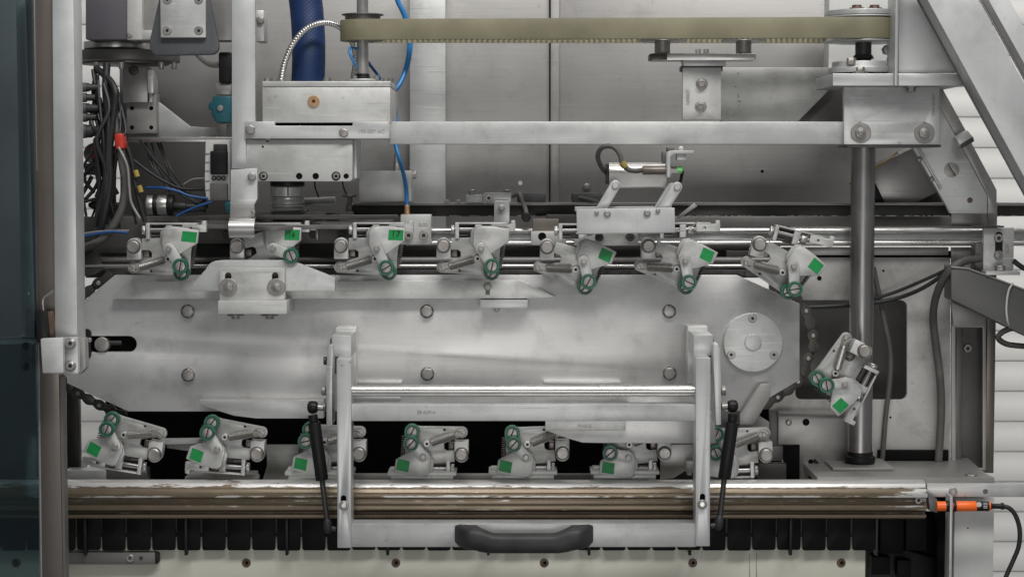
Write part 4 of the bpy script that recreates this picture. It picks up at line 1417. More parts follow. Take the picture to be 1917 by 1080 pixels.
b.bm.faces.new((v0[-1], v1[-1], v3[-1], v2[-1]))
b.out('curled_lip', 'steel', t, 0, 60)
hexbolt(t, 471, 331, 8.5, -0.062)
B().disc(474, 398, 4, -0.07, 0.006).out('rivet', 'bolt', t)
B().rect(478, 20, 494, 78, 0.2, 0.05).out('rear_clip', 'alu', t)
hexbolt(t, 487, 38, 8, 0.2)

# valve terminal
t = T('valve_terminal', 'pale valve terminal with black cover and three ports beside the tall bar', 'valve block', 408, 375, 0.06)
B().poly([(385, 262), (430, 262), (430, 375), (386, 375), (383, 340)], 0.06, 0.06).out('body', 'white', t, 0.001)
B().rect(393, 283, 425, 327, 0.048, 0.014).out('black_cover', 'black', t, 0.002)
B().rect(399, 270, 424, 285, 0.05, 0.012).out('grey_cap', 'rubber', t, 0.002)
for x in (400, 409, 418):
    B().cup(x, 334, 4.5, 2.6, 0.057, 0.004, 0.003, 14).out('port', 'darksteel', t, 0)
B().rect(393, 343, 426, 374, 0.052, 0.01).out('grey_cover', 'grey', t, 0.001)
for y in (287, 303, 319, 338, 355):
    B().rect(383.5, y, 392, y + 1.5, 0.0585, 0.004).out('body_rib', 'panel', t, 0)
o = B().poly([(418, 378), (436, 376), (436, 401), (424, 401)], 0.05, 0.04).out('teal_fitting', 'teal', None, 0.003)
tag(o, 'small teal fitting under the valve terminal', 'fitting')

# connectors and cable loom
for i, (y, x1, r, l) in enumerate(((164, 184, 8, 'topmost dark cable plug of the row beside the column'), (183, 179, 8, 'second dark plug of the row, with a ribbed grey end'),
                               (203, 185, 9, 'third dark plug of the row, thick and short'), (220, 181, 8, 'fourth dark plug of the row above the thick branched one'),
                               (246, 190, 12, 'thick branched dark plug just above the dark red connector'))):
    t = T('cable_plug', l, 'plug', 165, y + r, 0.04, 'plugs beside the column')
    kk = K(0.04)
    B().lathe(P(140, y, 0.04), (1, 0, 0), [(r * kk, 0), (r * kk, (x1 - 158) * kk), (r * .8 * kk, (x1 - 156) * kk), (r * .8 * kk, (x1 - 140) * kk)], 16).out('plug_body', 'rubber', t, 0.0005)
    B().lathe(P(150, y, 0.04), (1, 0, 0), [(r * 1.12 * kk, 0), (r * 1.12 * kk, 12 * kk)], 12).out('plug_ring', 'cablegrey', t, 0.0005)
o = B().poly([(213, 251), (229, 249), (233, 278), (216, 281)], 0.02, 0.03).out('red_connector', 'red', None, 0.003)
tag(o, 'bright red connector clipped on the black cable loom', 'connector')
o = B().poly([(166, 276), (198, 270), (200, 296), (172, 300)], 0.05, 0.03).out('dark_red_connector', 'darkred', None, 0.003)
tag(o, 'dark red connector half hidden behind the cable loom', 'connector')
looms = [
    ([(180, 128, .06), (205, 150, .04), (216, 172, .03), (214, 200, .03), (208, 250, .03), (205, 300, .03), (206, 340, .03), (196, 400, .03), (180, 450, .04), (150, 480, .05)], 6.5, 'cable', 'thick black cable curving out from under the turntable'),
    ([(200, 120, .05), (198, 170, .04), (203, 230, .03), (201, 300, .03), (198, 360, .03), (186, 430, .04)], 7, 'cable', 'thick straight black cable of the loom beside the red connector'),
    ([(183, 140, .04), (182, 180, .04), (190, 220, .04), (196, 280, .04), (212, 340, .04), (200, 420, .05)], 3, 'cable', 'thin black cable wandering through the loom'),
    ([(210, 160, .05), (214, 210, .05), (220, 252, .04), (228, 300, .03), (234, 340, .03), (232, 370, .03), (224, 400, .03), (200, 440, .03), (168, 460, .03), (140, 466, .04)], 7.5, 'cablegrey', 'thick grey cable sweeping down left to the dark beam'),
    ([(222, 276, .02), (238, 310, .02), (242, 350, .02), (246, 380, .02), (262, 410, .02)], 2.6, 'panel', 'thin silver cable hanging below the red connector'),
    ([(232, 262, .05), (246, 300, .05), (252, 340, .05), (264, 390, .05), (272, 415, .05)], 4.5, 'cable', 'black cable hanging right of the silver one'),
    ([(172, 330, .06), (162, 350, .06), (150, 370, .06)], 4, 'cable', 'short black cable bending left below the loom'),
    ([(188, 326, .055), (178, 352, .055), (152, 382, .055)], 3.5, 'cable', 'second short black cable bending left below the loom'),
    ([(150, 380, .05), (180, 372, .05), (210, 366, .05)], 3, 'cable', 'black lead crossing the white gap below the loom'),
    ([(262, 262, .1), (290, 300, .1), (330, 345, .1), (362, 368, .1)], 2.6, 'cable', 'long thin black lead falling right across the dark sheet, upper one'),
    ([(250, 300, .09), (285, 326, .09), (318, 345, .09), (345, 354, .09), (385, 354, .09)], 3, 'cable', 'black lead looping right across the dark sheet, lower one'),
    ([(274, 352, .07), (305, 352, .06), (332, 358, .06), (356, 367, .06), (390, 372, .06)], 2.7, 'bluedk', 'blue air tube arching over the pneumatic cylinder'),
    ([(330, 405, .05), (352, 394, .05), (374, 385, .05), (398, 378, .05)], 2.7, 'bluedk', 'blue air tube rising right beside the pneumatic cylinder'),
    ([(140, 446, .01), (180, 438, .01), (210, 434, .01), (240, 436, .01)], 2.6, 'bluedk', 'navy air tube reaching the first upper gripper'),
    ([(140, 440, .02), (190, 433, .02), (242, 432, .02)], 1.8, 'panel', 'thin bare cable reaching the first upper gripper'),
    ([(344, 345, .1), (360, 336, .1), (382, 334, .1)], 1.6, 'panel', 'thin pale lead entering the valve terminal from the left'),
]
for pts, r, mat, lab in looms:
    blue = mat.startswith('blue')
    o = B().tube(pts, r, 10).out('air_tube' if blue else 'cable', mat, None, 0)
    tag(o, lab, 'air tube' if blue else 'cable')
rc = random.Random(4)
for i in range(18):
    xs = rc.uniform(164, 228)
    ys = rc.uniform(128, 200)
    xe = rc.choice((rc.uniform(160, 200), rc.uniform(205, 260)))
    ye = rc.uniform(360, 430)
    yy = rc.uniform(.035, .08)
    pts = [(xs, ys, yy), (xs + rc.uniform(-8, 12), ys + 50, yy - .01), (rc.uniform(175, 226), 262, yy - .02), ((xs + xe) / 2 + rc.uniform(-20, 20), 325, yy - .01), (xe, ye, yy)]
    o = B().tube(pts, rc.uniform(2.0, 4.6), 8).out('cable', 'cable', None, 0)
    tag(o, 'one of the thin black cables tangled between the white column and red connector', 'cable', 'tangled thin black cables')
for i in range(5):
    xs = rc.uniform(246, 300)
    pts = [(xs, 268, .12), (xs + rc.uniform(10, 30), 300 + rc.uniform(0, 20), .10), (xs + rc.uniform(30, 60), 350, .10), (xs + rc.uniform(60, 90), 380 + rc.uniform(0, 15), .09), (385, rc.uniform(370, 400), .08)]
    o = B().tube(pts, rc.uniform(1.2, 2), 8).out('cable', 'cable', None, 0)
    tag(o, 'one of the thin black leads sagging toward the valve terminal', 'cable', 'thin leads to the valve terminal')
for x, y, l in ((255, 325, 'upper yellow marker sleeve on a hanging black cable'), (262, 354, 'lower yellow marker sleeve on a hanging black cable')):
    o = B().tube([(x - 2, y - 6, .045), (x + 2, y + 6, .045)], 5.2, 10, 0).out('marker_sleeve', 'yellow', None, 0)
    tag(o, l, 'sleeve')
t = T('air_cylinder', 'short pneumatic cylinder with bright collars behind the first gripper', 'cylinder', 303, 405, 0.07)
kk = K(.07)
B().lathe(P(276, 384, .07), (1, 0, 0), [(18 * kk, 0), (18 * kk, 12 * kk), (15 * kk, 12.5 * kk)], 24).out('end_cap', 'steel', t, 0.0004)
B().lathe(P(288, 384, .07), (1, 0, 0), [(19.5 * kk, 0), (19.5 * kk, 8 * kk)], 24).out('black_ring', 'black', t, 0.0004)
B().lathe(P(296, 384, .07), (1, 0, 0), [(18.5 * kk, 0), (18.5 * kk, 18 * kk)], 24).out('barrel', 'steel', t, 0.0004)
B().lathe(P(314, 384, .07), (1, 0, 0), [(20 * kk, 0), (20 * kk, 12 * kk)], 24).out('rear_ring', 'black', t, 0.0006)
B().lathe(P(326, 386, .07), (1, 0, 0), [(8 * kk, 0), (8 * kk, 22 * kk), (5 * kk, 23 * kk), (5 * kk, 40 * kk)], 14).out('tube_fitting', 'rubber', t, 0.0004)
t = T('black_swivel', 'black swivel fitting in front of the white gap', 'fitting', 195, 395, 0.06)
B().lathe(P(166, 384, .06), (1, 0, 0), [(4 * kk, 0), (8 * kk, 8 * kk), (9 * kk, 10 * kk), (9 * kk, 40 * kk), (5 * kk, 42 * kk), (5 * kk, 58 * kk)], 14).out('swivel_body', 'black', t, 0.0005)
t = T('hanging_drum', 'grey round cap below the plugs beside the column', 'cap', 178, 330, 0.05)
B().disc(176, 288, 20, 0.06, 0.04).out('drum', 'cablegrey', t, 0.002)
B().rect(157, 306, 192, 328, 0.05, 0.04).out('drum_foot', 'rubber', t, 0.003)
o = B().poly([(150, 406), (330, 406), (330, 474), (190, 474), (150, 466)], 0.11, 0.02).out('dark_beam', 'grey')
tag(o, 'dark grey beam end behind the first upper gripper', 'beam')
o = B().poly([(150, 468), (172, 466), (197, 502), (170, 514), (150, 520)], 0.05, 0.03).out('black_wedge', 'darksteel')
tag(o, 'black wedge block under the dark beam end by the column', 'block')
o = B().poly([(186, 474), (252, 474), (252, 520), (200, 520)], 0.12, 0.02).out('dark_web', 'paneldark')
tag(o, 'dark web plate below the beam end and left of the first gripper', 'plate')

# hoses at the top
o = B().tube([(566, -40, .16), (573, 10, .16), (577, 60, .155), (578, 110, .15), (576, 165, .15)], 31, 24).out('blue_hose', 'bluehose', None, 0)
b = B()
tag(o, 'thick dark blue mesh hose dropping behind the gearbox', 'hose')
t = T('flexible_conduit', 'ribbed metal conduit arching from the gearbox up behind the belt', 'conduit', 530, 150, 0.1)
cp = [(526, 152, .10), (533, 118, .10), (548, 84, .10), (572, 56, .10), (600, 44, .10), (626, 46, .11), (648, 62, .125), (661, 84, .13), (666, 112, .13), (661, 150, .13)]
B().tube(cp, lambda u: 4.9 + 0.9 * abs(math.sin(u * 190)), 10, 40).out('ribbed_sheath', 'steel', t, 0, 80)
for pts, r, mat, l in (
        ([(735, -40, .16), (744, 0, .16), (757, 28, .16), (766, 62, .16), (767, 95, .16), (760, 130, .16), (748, 158, .15), (734, 174, .14)], 5, 'blue', 'bright blue air tube bowing down behind the belt to the gearbox'),
        ([(737, 176, .14), (741, 215, .14), (743, 240, .13), (744, 290, .13)], 3.2, 'blue', 'blue air tube dropping behind the beam into the valve block fitting'),
        ([(738, 262, .11), (744, 285, .10), (754, 320, .095), (760, 350, .09), (762, 386, .09)], 3.8, 'blue', 'blue air tube curving down in front of the plain pale block'),
        ([(668, 126, .06), (660, 112, .05), (654, 97, .05), (657, 90, .06), (668, 92, .09)], 2.6, 'blue', 'small blue air tube loop left of the bright shaft'),
        ([(688, 116, .10), (699, 130, .10), (708, 142, .09), (712, 150, .09)], 3, 'bluedk', 'short navy air tube right of the bright shaft')):
    o = B().tube(pts, r, 10).out('air_tube', mat, None, 0)
    tag(o, l, 'air tube')
o = B().vert(762, 392, .09, [(4, 384), (5, 385), (5, 401)], 12).out('tube_end', 'brass')
tag(o, 'small bronze end piece under the curving blue air tube', 'fitting')

# ================================================================ FRONT BEAM, SLATS, WEAR STRIP
YF = -0.085
prof = [(897, -0.035), (897, -0.052), (898.5, -0.060), (903, -0.068), (906, -0.071), (914, -0.073), (915, -0.079), (922, -0.081), (923.5, -0.086), (931, -0.086),
        (932.5, -0.076), (944, -0.076), (946, -0.083), (954.5, -0.083), (956.5, -0.068), (961, -0.068), (962.5, -0.078), (969, -0.078), (970.5, -0.070), (971, -0.035)]


def beam_piece(x0, x1, name, mat, parent, bev=0.0006):
    b = B()
    q = [(y, zof(r, y)) for r, y in prof]
    xa, xb = P(x0, 935, -.08).x, P(x1, 935, -.08).x
    a = [b.bm.verts.new((xa, y, z)) for y, z in q]
    c = [b.bm.verts.new((xb, y, z)) for y, z in q]
    b.bm.faces.new(a)
    b.bm.faces.new(c[::-1])
    n = len(q)
    for i in range(n):
        j = (i + 1) % n
        b.bm.faces.new((a[i], a[j], c[j], c[i]))
    return b.out(name, mat, parent, bev)


t = T('profile_beam', 'worn bronze grooved beam running across the front below the grippers', 'beam', 900, 897, -0.04)
beam_piece(-160, 1735, 'beam_profile', 'beam', t)
capscrew(t, 1720, 936, 7, -0.079, t=0.004)
# plates standing on the beam behind
t = T('beam_back_strip', 'dull flat strip standing on the beam behind the hanging grippers', 'strip', 820, 897, -0.01)
B().rect(350, 884, 480, 892, -0.006, 0.02).rect(346, 892, 482, 899, -0.010, 0.025).out('left_pad', 'milled', t)
B().rect(655, 887, 1190, 899, 0.012, 0.01).out('back_strip', 'panel', t)
B().rect(122, 880, 200, 904, 0.05, 0.03).out('end_pad', 'alu', t)
B().rect(198, 878, 275, 904, 0.05, 0.03).out('dark_pad', 'grey', t)
t = T('lower_shield', 'pale sheet shield between the second and third hanging grippers', 'shield', 520, 890, 0.05)
B().poly([(498, 832), (560, 832), (556, 870), (560, 897), (492, 897), (500, 870)], 0.06, 0.004).out('shield_sheet', 'milled', t)
t = T('link_bar', 'grey bar joining the first and second hanging grippers across the dark gap', 'bar', 360, 848, 0.03)
B().poly([(300, 821), (416, 820), (416, 830), (300, 832)], 0.03, 0.01).out('bar', 'alu', t)
B().poly([(312, 832), (416, 830), (416, 850), (360, 845), (312, 838)], 0.036, 0.008).out('web', 'panel', t)
t = T('curved_chute', 'curved sheet metal chute behind the right upright of the hinged frame', 'chute', 1300, 890, 0.06)
B().poly([(1236, 832), (1340, 832), (1340, 858), (1296, 872), (1262, 894), (1236, 897)], 0.07, 0.004).out('chute_sheet', 'plate', t)
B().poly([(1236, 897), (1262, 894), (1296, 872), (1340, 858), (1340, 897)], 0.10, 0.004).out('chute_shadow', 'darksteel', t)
B().rect(1285, 866, 1302, 884, 0.02, 0.02).rect(1287, 884, 1295, 890, 0.02, 0.02).out('clip', 'milled', t)
B().rect(1365, 879, 1412, 884, -0.02, 0.03).out('ledge', 'alu', t)
B().cup(1411, 901, 13, 9, 0.03, 0.02, 0.01).out('ring', 'darksteel', t, 0)

# black slats of the lower conveyor: one part each
t = T('slat_conveyor', 'row of black hanging slats with thin light gaps below the bronze beam', 'conveyor', 880, 1030, -0.06)
px0 = 517.0 - 46.85 * 13
i = 0
slat_me = None
while True:
    x0 = px0 + i * 46.85
    if x0 > 1640:
        break
    xa, xb = P(x0 + 1.6, 1000, -.062).x, P(x0 + 45.2, 1000, -.062).x
    if slat_me is None:
        w_, zb_, zt_ = xb - xa, zof(1029.5, -.062), zof(962, -.062)
        pts = [(0, zt_), (w_, zt_)] + [(w_ - .003 + .003 * math.cos(R(a)), zb_ + .003 + .003 * math.sin(R(a))) for a in (0, -45, -90)] + \
              [(.003 + .003 * math.cos(R(a)), zb_ + .003 + .003 * math.sin(R(a))) for a in (-90, -135, -180)]
        b = B()
        b.prism([[Vector((x, 0, z - zb_)) for x, z in pts]], 0.004)
        slat_me = b.mesh('slat', 'slat', 0.0008)
        fin_me = B().prism([[Vector((-.002, 0, 0)), Vector((.002, 0, 0)), Vector((.002, 0, .058)), Vector((-.002, 0, .058))]], 0.014).mesh('carrier_fin', 'black', 0.0005)
    o = bpy.data.objects.new('slat', slat_me)
    COL.objects.link(o)
    o.parent = t
    o.location = Vector((xa, -.062 + random.uniform(-.0008, .0008), zb_ + random.uniform(-.0004, .0004))) - t.location
    o.rotation_euler = (0, 0, random.uniform(-.03, .03))
    i += 1
x = 537 - 188.6 * 3
while x < 1560:
    o = bpy.data.objects.new('carrier_fin', fin_me)
    COL.objects.link(o)
    o.parent = t
    o.location = Vector((P(x, 1000, -.07).x, -.074, zof(1038, -.07))) - t.location
    x += 188.6
t = T('wear_strip', 'cream plastic wear strip with rusty screws along the bottom edge', 'strip', 880, 1090, -0.05)
B().rect(-160, 1004, 1620, 1130, -0.05, 0.02).out('strip_body', 'cream', t, 0.001)
for x in (30, 461, 741, 1019, 1297, 1575):
    o = B().cup(x, 1053, 8.5, 6.5, -0.0512, 0.0016, 0.0012).out('screw', 'rust', t, 0)
    B().disc(x + 1, 1053, 3.5, -0.0505, 0.0005, 10).out('screw_recess', 'blackm', o, 0)
for x in (1403, 1416):
    B().poly([(x, 1035), (x + 1.2, 1035), (x + .5, 1058), (x + 1.5, 1080), (x - .5, 1080), (x - .8, 1055)], -0.0503, 0.0004).out('drip_stain', 'print', t, 0)
B().rect(-160, 960, 1620, 1004, -0.03, 0.003).out('strip_upper', 'cream', t, 0)
t = T('steel_slide', 'short steel slide bar with one screw lying on the cream strip', 'bar', 205, 1056, -0.065)
B().rect(100, 1034, 290, 1056, -0.064, 0.013).out('bar', 'grey', t, 0.001)
B().poly(rr(284, 1034, 298, 1055, 5), -0.060, 0.009).out('black_end', 'black', t)
capscrew(t, 243, 1044.5, 7.5, -0.064, t=0.003)
B().hexa(264, 1044, 4, -0.0648, 0.001).out('set_screw', 'darksteel', t, 0)
o = B().rect(1612, 958, 1790, 1130, 0.03, 0.01).out('dark_opening_sheet', 'blackm')  # black sheet paints the darkness of the opening
tag(o, 'black sheet standing in for the dark opening at the end of the slat conveyor', 'panel')
t = T('chain_guard', 'black angular guard pieces in the dark opening right of the cream strip', 'guard', 1690, 1080, -0.02)
B().rect(1640, 965, 1644, 1040, -0.03, 0.02).out('edge_strip', 'darksteel', t)
B().rect(1650, 966, 1692, 1036, -0.01, 0.01).rect(1696, 966, 1735, 1030, -0.01, 0.01).out('guard_plate', 'slat', t)
B().rect(1632, 1042, 1667, 1075, -0.02, 0.02).rect(1680, 1048, 1706, 1080, -0.02, 0.02).out('black_block', 'slat', t)
B().poly([(1622, 1030), (1700, 1030), (1750, 1045), (1750, 1120), (1622, 1120)], 0.015, 0.01).out('dull_sheet', 'black', t)

# ================================================================ RIGHT TABLE AND SENSOR
ztop = zof(893, -0.045)
yb = y_for(ztop, 856)
t = T('table_plate', 'thick grey table plate carrying the foot of the steel post', 'plate', 1690, 905, -0.04)
xl, xr = P(1530, 893, -.045).x, P(1862, 893, -.045).x
xrb = P(1812, 856, yb).x
b = B()
v = [(xl, -.045), (xr, -.045), (xr - 0.004, 0.0), (xrb, yb), (xl, yb)]
a = [b.bm.verts.new((x, y, ztop)) for x, y in v]
c = [b.bm.verts.new((x, y, ztop - 0.010)) for x, y in v]
b.bm.faces.new(a)
b.bm.faces.new(c[::-1])
for i in range(5):
    j = (i + 1) % 5
    b.bm.faces.new((a[i], a[j], c[j], c[i]))
b.out('table_top', 'panel', t, 0.001)
b = B()
x0, x1 = P(1549, 882, YP).x, P(1662, 882, YP).x
b.prism([[Vector((x0, YP - .05, ztop + .0005)), Vector((x1, YP - .05, ztop + .0005)), Vector((x1, YP - .05, ztop + .0045)), Vector((x0, YP - .05, ztop + .0045))]], 0.1)
b.out('post_foot', 'panel', t, 0.001)
B().vert(1818, 898, -0.03, [(9, 886), (12, 887), (12, 894)], 6).out('nut', 'bolt', t, 0.0004)
o = B().rect(1735, 905, 2000, 930, -0.058, 0.012).out('cross_bar', 'alu', t, 0.001)
capscrew(t, 1785, 920, 8, -0.058, t=0.003)
hole(t, 1845, 919.5, 5, -0.058, mat='grey')
B().poly([(1737, 922), (1752, 932), (1755, 935), (1755, 960), (1740, 955)], -0.075, 0.02).out('side_lug', 'grey', t)
t = T('side_stand', 'pale upright stand below the orange sensor', 'stand', 1825, 1085, 0.0)
B().rect(1786, 931, 1860, 1130, -0.02, 0.05).out('stand_body', 'white', t, 0.001)
B().disc(1812, 988, 1.6, -0.0205, 0.001, 10).out('pin_hole', 'black', t, 0)
o = B().poly([(1755, 931), (1790, 931), (1786, 1130), (1755, 1130)], -0.01, 0.02).out('gap_shade', 'blackm')  # the gap's darkness drawn as a black sheet
tag(o, 'black sheet standing in for shade in the gap left of the pale stand', 'sheet')
t = T('sensor_bracket', 'thin upright bracket strip holding the orange sensor', 'bracket', 1778, 1085, -0.075)
B().rect(1777.5, 928, 1782.5, 1130, -0.085, 0.03).out('strip', 'alu', t, 0.0005)
for xq, wq in ((1770, 7), (1783, 6)):
    B().lathe(P(xq, 947, -.075), (1, 0, 0), [(12 * K(-.075), 0), (12 * K(-.075), wq * K(-.075))], 6).out('black_nut', 'black', t, 0.0005)
t = T('orange_sensor', 'orange barrel sensor with a black label band and black lead', 'sensor', 1810, 957, -0.075)
kk = K(-.075)
B().lathe(P(1753, 947, -.075), (1, 0, 0), [(8.6 * kk, 0), (9.2 * kk, .8 * kk), (9.2 * kk, 34 * kk)], 24).out('sensor_nose', 'orange', t, 0)
B().lathe(P(1787, 947, -.075), (1, 0, 0), [(8.8 * kk, 0), (9.6 * kk, 1 * kk), (9.6 * kk, 39 * kk), (8.9 * kk, 40 * kk), (8.9 * kk, 64 * kk), (9.3 * kk, 64.2 * kk), (9.3 * kk, 66 * kk), (8 * kk, 67 * kk)], 24).out('sensor_barrel', 'orange', t, 0)
o = B().lathe(P(1827.5, 947, -.075), (1, 0, 0), [(9.25 * kk, 0), (9.25 * kk, 23 * kk)], 24).out('label_band', 'black', t, 0)
b = B()
b.cup(1833, 944.5, 5, 3.8, -.075 - 9.6 * kk, .0006, .0004, 16)
b.poly([(1829.5, 942), (1836.5, 942), (1834.5, 946), (1831.5, 946)], -.075 - 9.5 * kk, .0004)
b.out('round_emblem', 'labelw', o, 0)
b = B()
for yy in (940.5, 943.5, 946.5, 949.5):
    b.rect(1841, yy, 1850 - (yy * 7 % 3), yy + 1.1, -.075 - 9.4 * kk, .0005)
b.out('label_lines', 'labelw', o, 0)
B().lathe(P(1852, 947, -.075), (1, 0, 0), [(6.3 * kk, 0), (6.3 * kk, 4 * kk), (5 * kk, 4.5 * kk), (5 * kk, 22 * kk), (6.6 * kk, 22.5 * kk), (6.6 * kk, 27 * kk)], 16).out('strain_relief', 'black', t, 0.0003)
B().tube([(1876, 947, -.075), (1890, 951, -.075), (1902, 966, -.075), (1909, 992, -.075), (1907, 1022, -.075), (1896, 1050, -.075), (1882, 1082, -.075), (1870, 1120, -.075)], 4.4, 12).out('sensor_lead', 'cable', t, 0)

# dark plates low on the right, around the post
t = T('slotted_plate', 'grey plate with bolt holes and a slanted black slot left of the post foot', 'plate', 1530, 895, 0.09)
B().poly([(1457, 770), (1586, 770), (1586, 897), (1496, 897), (1496, 832), (1457, 832)], 0.09, 0.012).out('plate_sheet', 'panel', t)
B().rect(1455, 775, 1587, 779, 0.087, 0.01).out('top_edge', 'grey', t)
hexbolt(t, 1477, 791, 6, 0.09)
hole(t, 1509, 790, 7, 0.09)
for y in (864, 891):
    hole(t, 1518, y, 5, 0.09)
B().poly([(1522, 862), (1526, 858), (1552, 889), (1550, 897), (1543, 897)], 0.088, 0.004).out('slanted_slot', 'black', t)
o = B().rect(1466, 833, 1497, 900, 0.086, 0.003).out('void_shade', 'blackm')  # black rectangle drawn for the unlit void beside the plate
tag(o, 'black sheet standing in for the void between low grey block and slotted plate', 'panel')
o = B().rect(1440, 772, 1470, 835, 0.10, 0.01).out('dull_sheet', 'grey')
tag(o, 'dull sheet behind the last hanging gripper left of the slotted plate', 'sheet')
o = B().poly([(1420, 868), (1472, 868), (1472, 897), (1420, 897)], 0.06, 0.02).out('small_block', 'grey')
tag(o, 'low grey block on the beam right of the last hanging gripper', 'block')
o = B().rect(1643, 842, 1776, 862, 0.115, 0.004).out('gap_shade', 'blackm')  # darkness of the gap drawn as a black strip
tag(o, 'black strip standing in for the gap between windowed end plate and table plate', 'strip')

# rail bracket, chute tube and cables at the right
t = T('rail_bracket', 'pale slotted bracket clamping the guide rails at the far right', 'bracket', 1870, 517, 0.06)
B().rect(1841, 427, 1898, 506, 0.06, 0.010).out('upright', 'milled', t)
B().poly(rr(1863, 434, 1877, 482, 6.8), 0.0594, 0.0008).out('slot', 'black', t, 0)
capscrew(t, 1870, 446, 8, 0.06)
hexbolt(t, 1870, 478, 7, 0.06, washer=9)
B().rect(1826, 455, 1842, 506, 0.065, 0.03).out('rear_arm', 'grey', t)
B().rect(1846, 508, 1910, 515, 0.03, 0.05).out('foot', 'alu', t)
B().vert(1872, 502, .045, [(9, 497), (10, 498), (10, 508)], 6).out('bolt', 'bolt', t, 0.0004)
lettering(t, 'SL3P', 1886, 466, 7, 0.06, rot=-90)
B().poly([(1825, 423), (1880, 423), (1880, 426), (1825, 426)], 0.05, 0.03).out('cap_strip', 'darksteel', t)
t = T('chute_tube', 'dark grey square tube sloping down at the far right with a white cable tie', 'tube', 1880, 610, 0.03)
B().poly([(1781, 500), (1812, 500), (1846, 515), (1925, 545), (1990, 570), (1990, 660), (1917, 627), (1862, 600), (1781, 560)], 0.035, 0.05).out('tube', 'chute', t, 0.0008)
B().poly([(1781, 498), (1812, 501), (1846, 513), (1925, 543), (1990, 568), (1990, 571), (1925, 546), (1846, 516), (1812, 504), (1781, 501)], 0.033, 0.05).out('top_face', 'panel', t, 0.0004)
B().poly([(1781, 565), (1845, 592), (1845, 611), (1785, 611)], 0.1, 0.01).out('web', 'panel', t)
B().tube([(1896, 530, .033), (1888, 545, .030), (1884, 575, .030), (1886, 600, .032), (1890, 613, .04)], 2, 8).out('cable_tie', 'tie', t, 0)
for pts, r, mat, l in (
        ([(1836, 484, .05), (1808, 488, .045), (1785, 500, .04), (1765, 525, .05), (1751, 560, .07), (1747, 600, .09), (1754, 660, .10), (1760, 710, .10), (1762, 770, .105), (1757, 865, .105)], 7.5, 'cablegrey', 'thick grey cable dropping down beside the frame column'),
        ([(1480, 576, .10), (1560, 573, .10), (1640, 566, .10), (1690, 555, .09), (1735, 535, .07), (1785, 500, .05)], 4, 'cable', 'lower black cable sagging from the thick cable behind the post'),
        ([(1636, 559, .10), (1680, 545, .09), (1735, 522, .07), (1790, 496, .05)], 3.2, 'cable', 'upper thin black cable running from the thick cable to the post'),
        ([(1635, 500, .11), (1645, 548, .108), (1655, 600, .11), (1666, 655, .11), (1666, 710, .108), (1658, 780, .112), (1652, 860, .112)], 4.6, 'cablegrey', 'grey cable hanging across the rounded window'),
        ([(1990, 655, .06), (1917, 648, .06), (1885, 644, .06), (1869, 633, .055), (1876, 622, .05), (1895, 614, .045), (1930, 606, .06)], 5.5, 'cablegrey', 'grey cable loop under the sloping square tube'),
        ([(1897, 488, .06), (1917, 502, .06), (1960, 520, .06)], 5, 'cable', 'black cable leaving the slotted bracket at the right edge')):
    o = B().tube(pts, r, 12).out('cable', mat, None, 0)
    tag(o, l, 'cable')

# ================================================================ HINGED FRAME
YH = -0.15
t = T('hinged_frame', 'rectangular aluminium hinged frame with round bar and black handle', 'frame', 980, 1025, YH)
slots = [rr(638, 927, 648, 944, 4.8)]
B().poly([(630, 672), (657.5, 672), (658, 1025), (631.5, 1025)], YH, 0.04, slots).out('upright', 'aluz', t, 0.001)
slots = [rr(1310, 924, 1320, 942, 4.8)]
B().poly([(1302.5, 670), (1330.5, 670), (1329, 1022), (1302, 1022)], YH, 0.04, slots).out('upright', 'aluz', t, 0.001)
B().tube([(655, 731, YH + .02), (1305, 731, YH + .02)], 11, 32).out('round_bar', 'steel', t, 0)
B().rect(658, 757, 1303, 788, YH + .004, 0.03).out('flat_bar', 'alu', t, 0.0012)
B().rect(658, 980, 1303, 1023.5, YH + .004, 0.036).out('bottom_bar', 'alu', t, 0.0012)
lettering(t, '28 A2914', 798, 771.5, 6.5, YH + .004)
for x, y in ((643.5, 946), (1315, 944)):
    o = B().hexa(x, y, 7, YH - .006, .006, 20).cup(x, y, 9.5, 5, YH - .002, .002, .001).out('bolt', 'bolt', t, 0.0005)
    B().cup(x, y, 5, 3.6, YH - .0072, .002, .001).out('thread_end', 'steel', o, 0)
    B().rect(x - 6, y - 25, x + 6, y, YH + .006, .002).out('slot_floor', 'blackm', t, 0)
for x, y in ((640, 684), (655, 678)):
    B().disc(x, y, 1.3, YH - .0003, .001, 8).out('pin_hole', 'darksteel', t, 0)
# handle: one grip swept as an arch
b = B()
ring_n = 14
secs = []
for i in range(33):
    u = i / 32
    px = 851 + (1111 - 851) * u
    e = min(u, 1 - u)
    f = min(1, max(0, (e - 0.14) / 0.16))
    f = f * f * (3 - 2 * f)
    top = 984 + 12.5 * f + max(0, (0.03 - e) / 0.03) * 4
    bot = 1022 + 10 * min(1, e / 0.25) - max(0, (0.03 - e) / 0.03) * 5
    yf = YH - 0.012 - 0.030 * min(1, (e / 0.10)) ** 0.7
    yk = (YH + 0.003) if e < 0.17 else YH - 0.012
    ring = []
    for j in range(ring_n):
        a = 2 * math.pi * j / ring_n
        ca, sa = math.cos(a), math.sin(a)
        sq = lambda v_: math.copysign(abs(v_) ** 0.6, v_)
        Y_ = (yf + yk) / 2 - sq(ca) * (yk - yf) / 2
        row = (top + bot) / 2 - sq(sa) * (bot - top) / 2
        ring.append(b.bm.verts.new(Vector((P(px, row, YH - .02).x, Y_, zof(row, YH - .02)))))
    secs.append(ring)
for a, c in zip(secs[:-1], secs[1:]):
    for j in range(ring_n):
        j2 = (j + 1) % ring_n
        b.bm.faces.new((a[j], a[j2], c[j2], c[j]))
b.bm.faces.new(secs[0][::-1])
b.bm.faces.new(secs[-1])
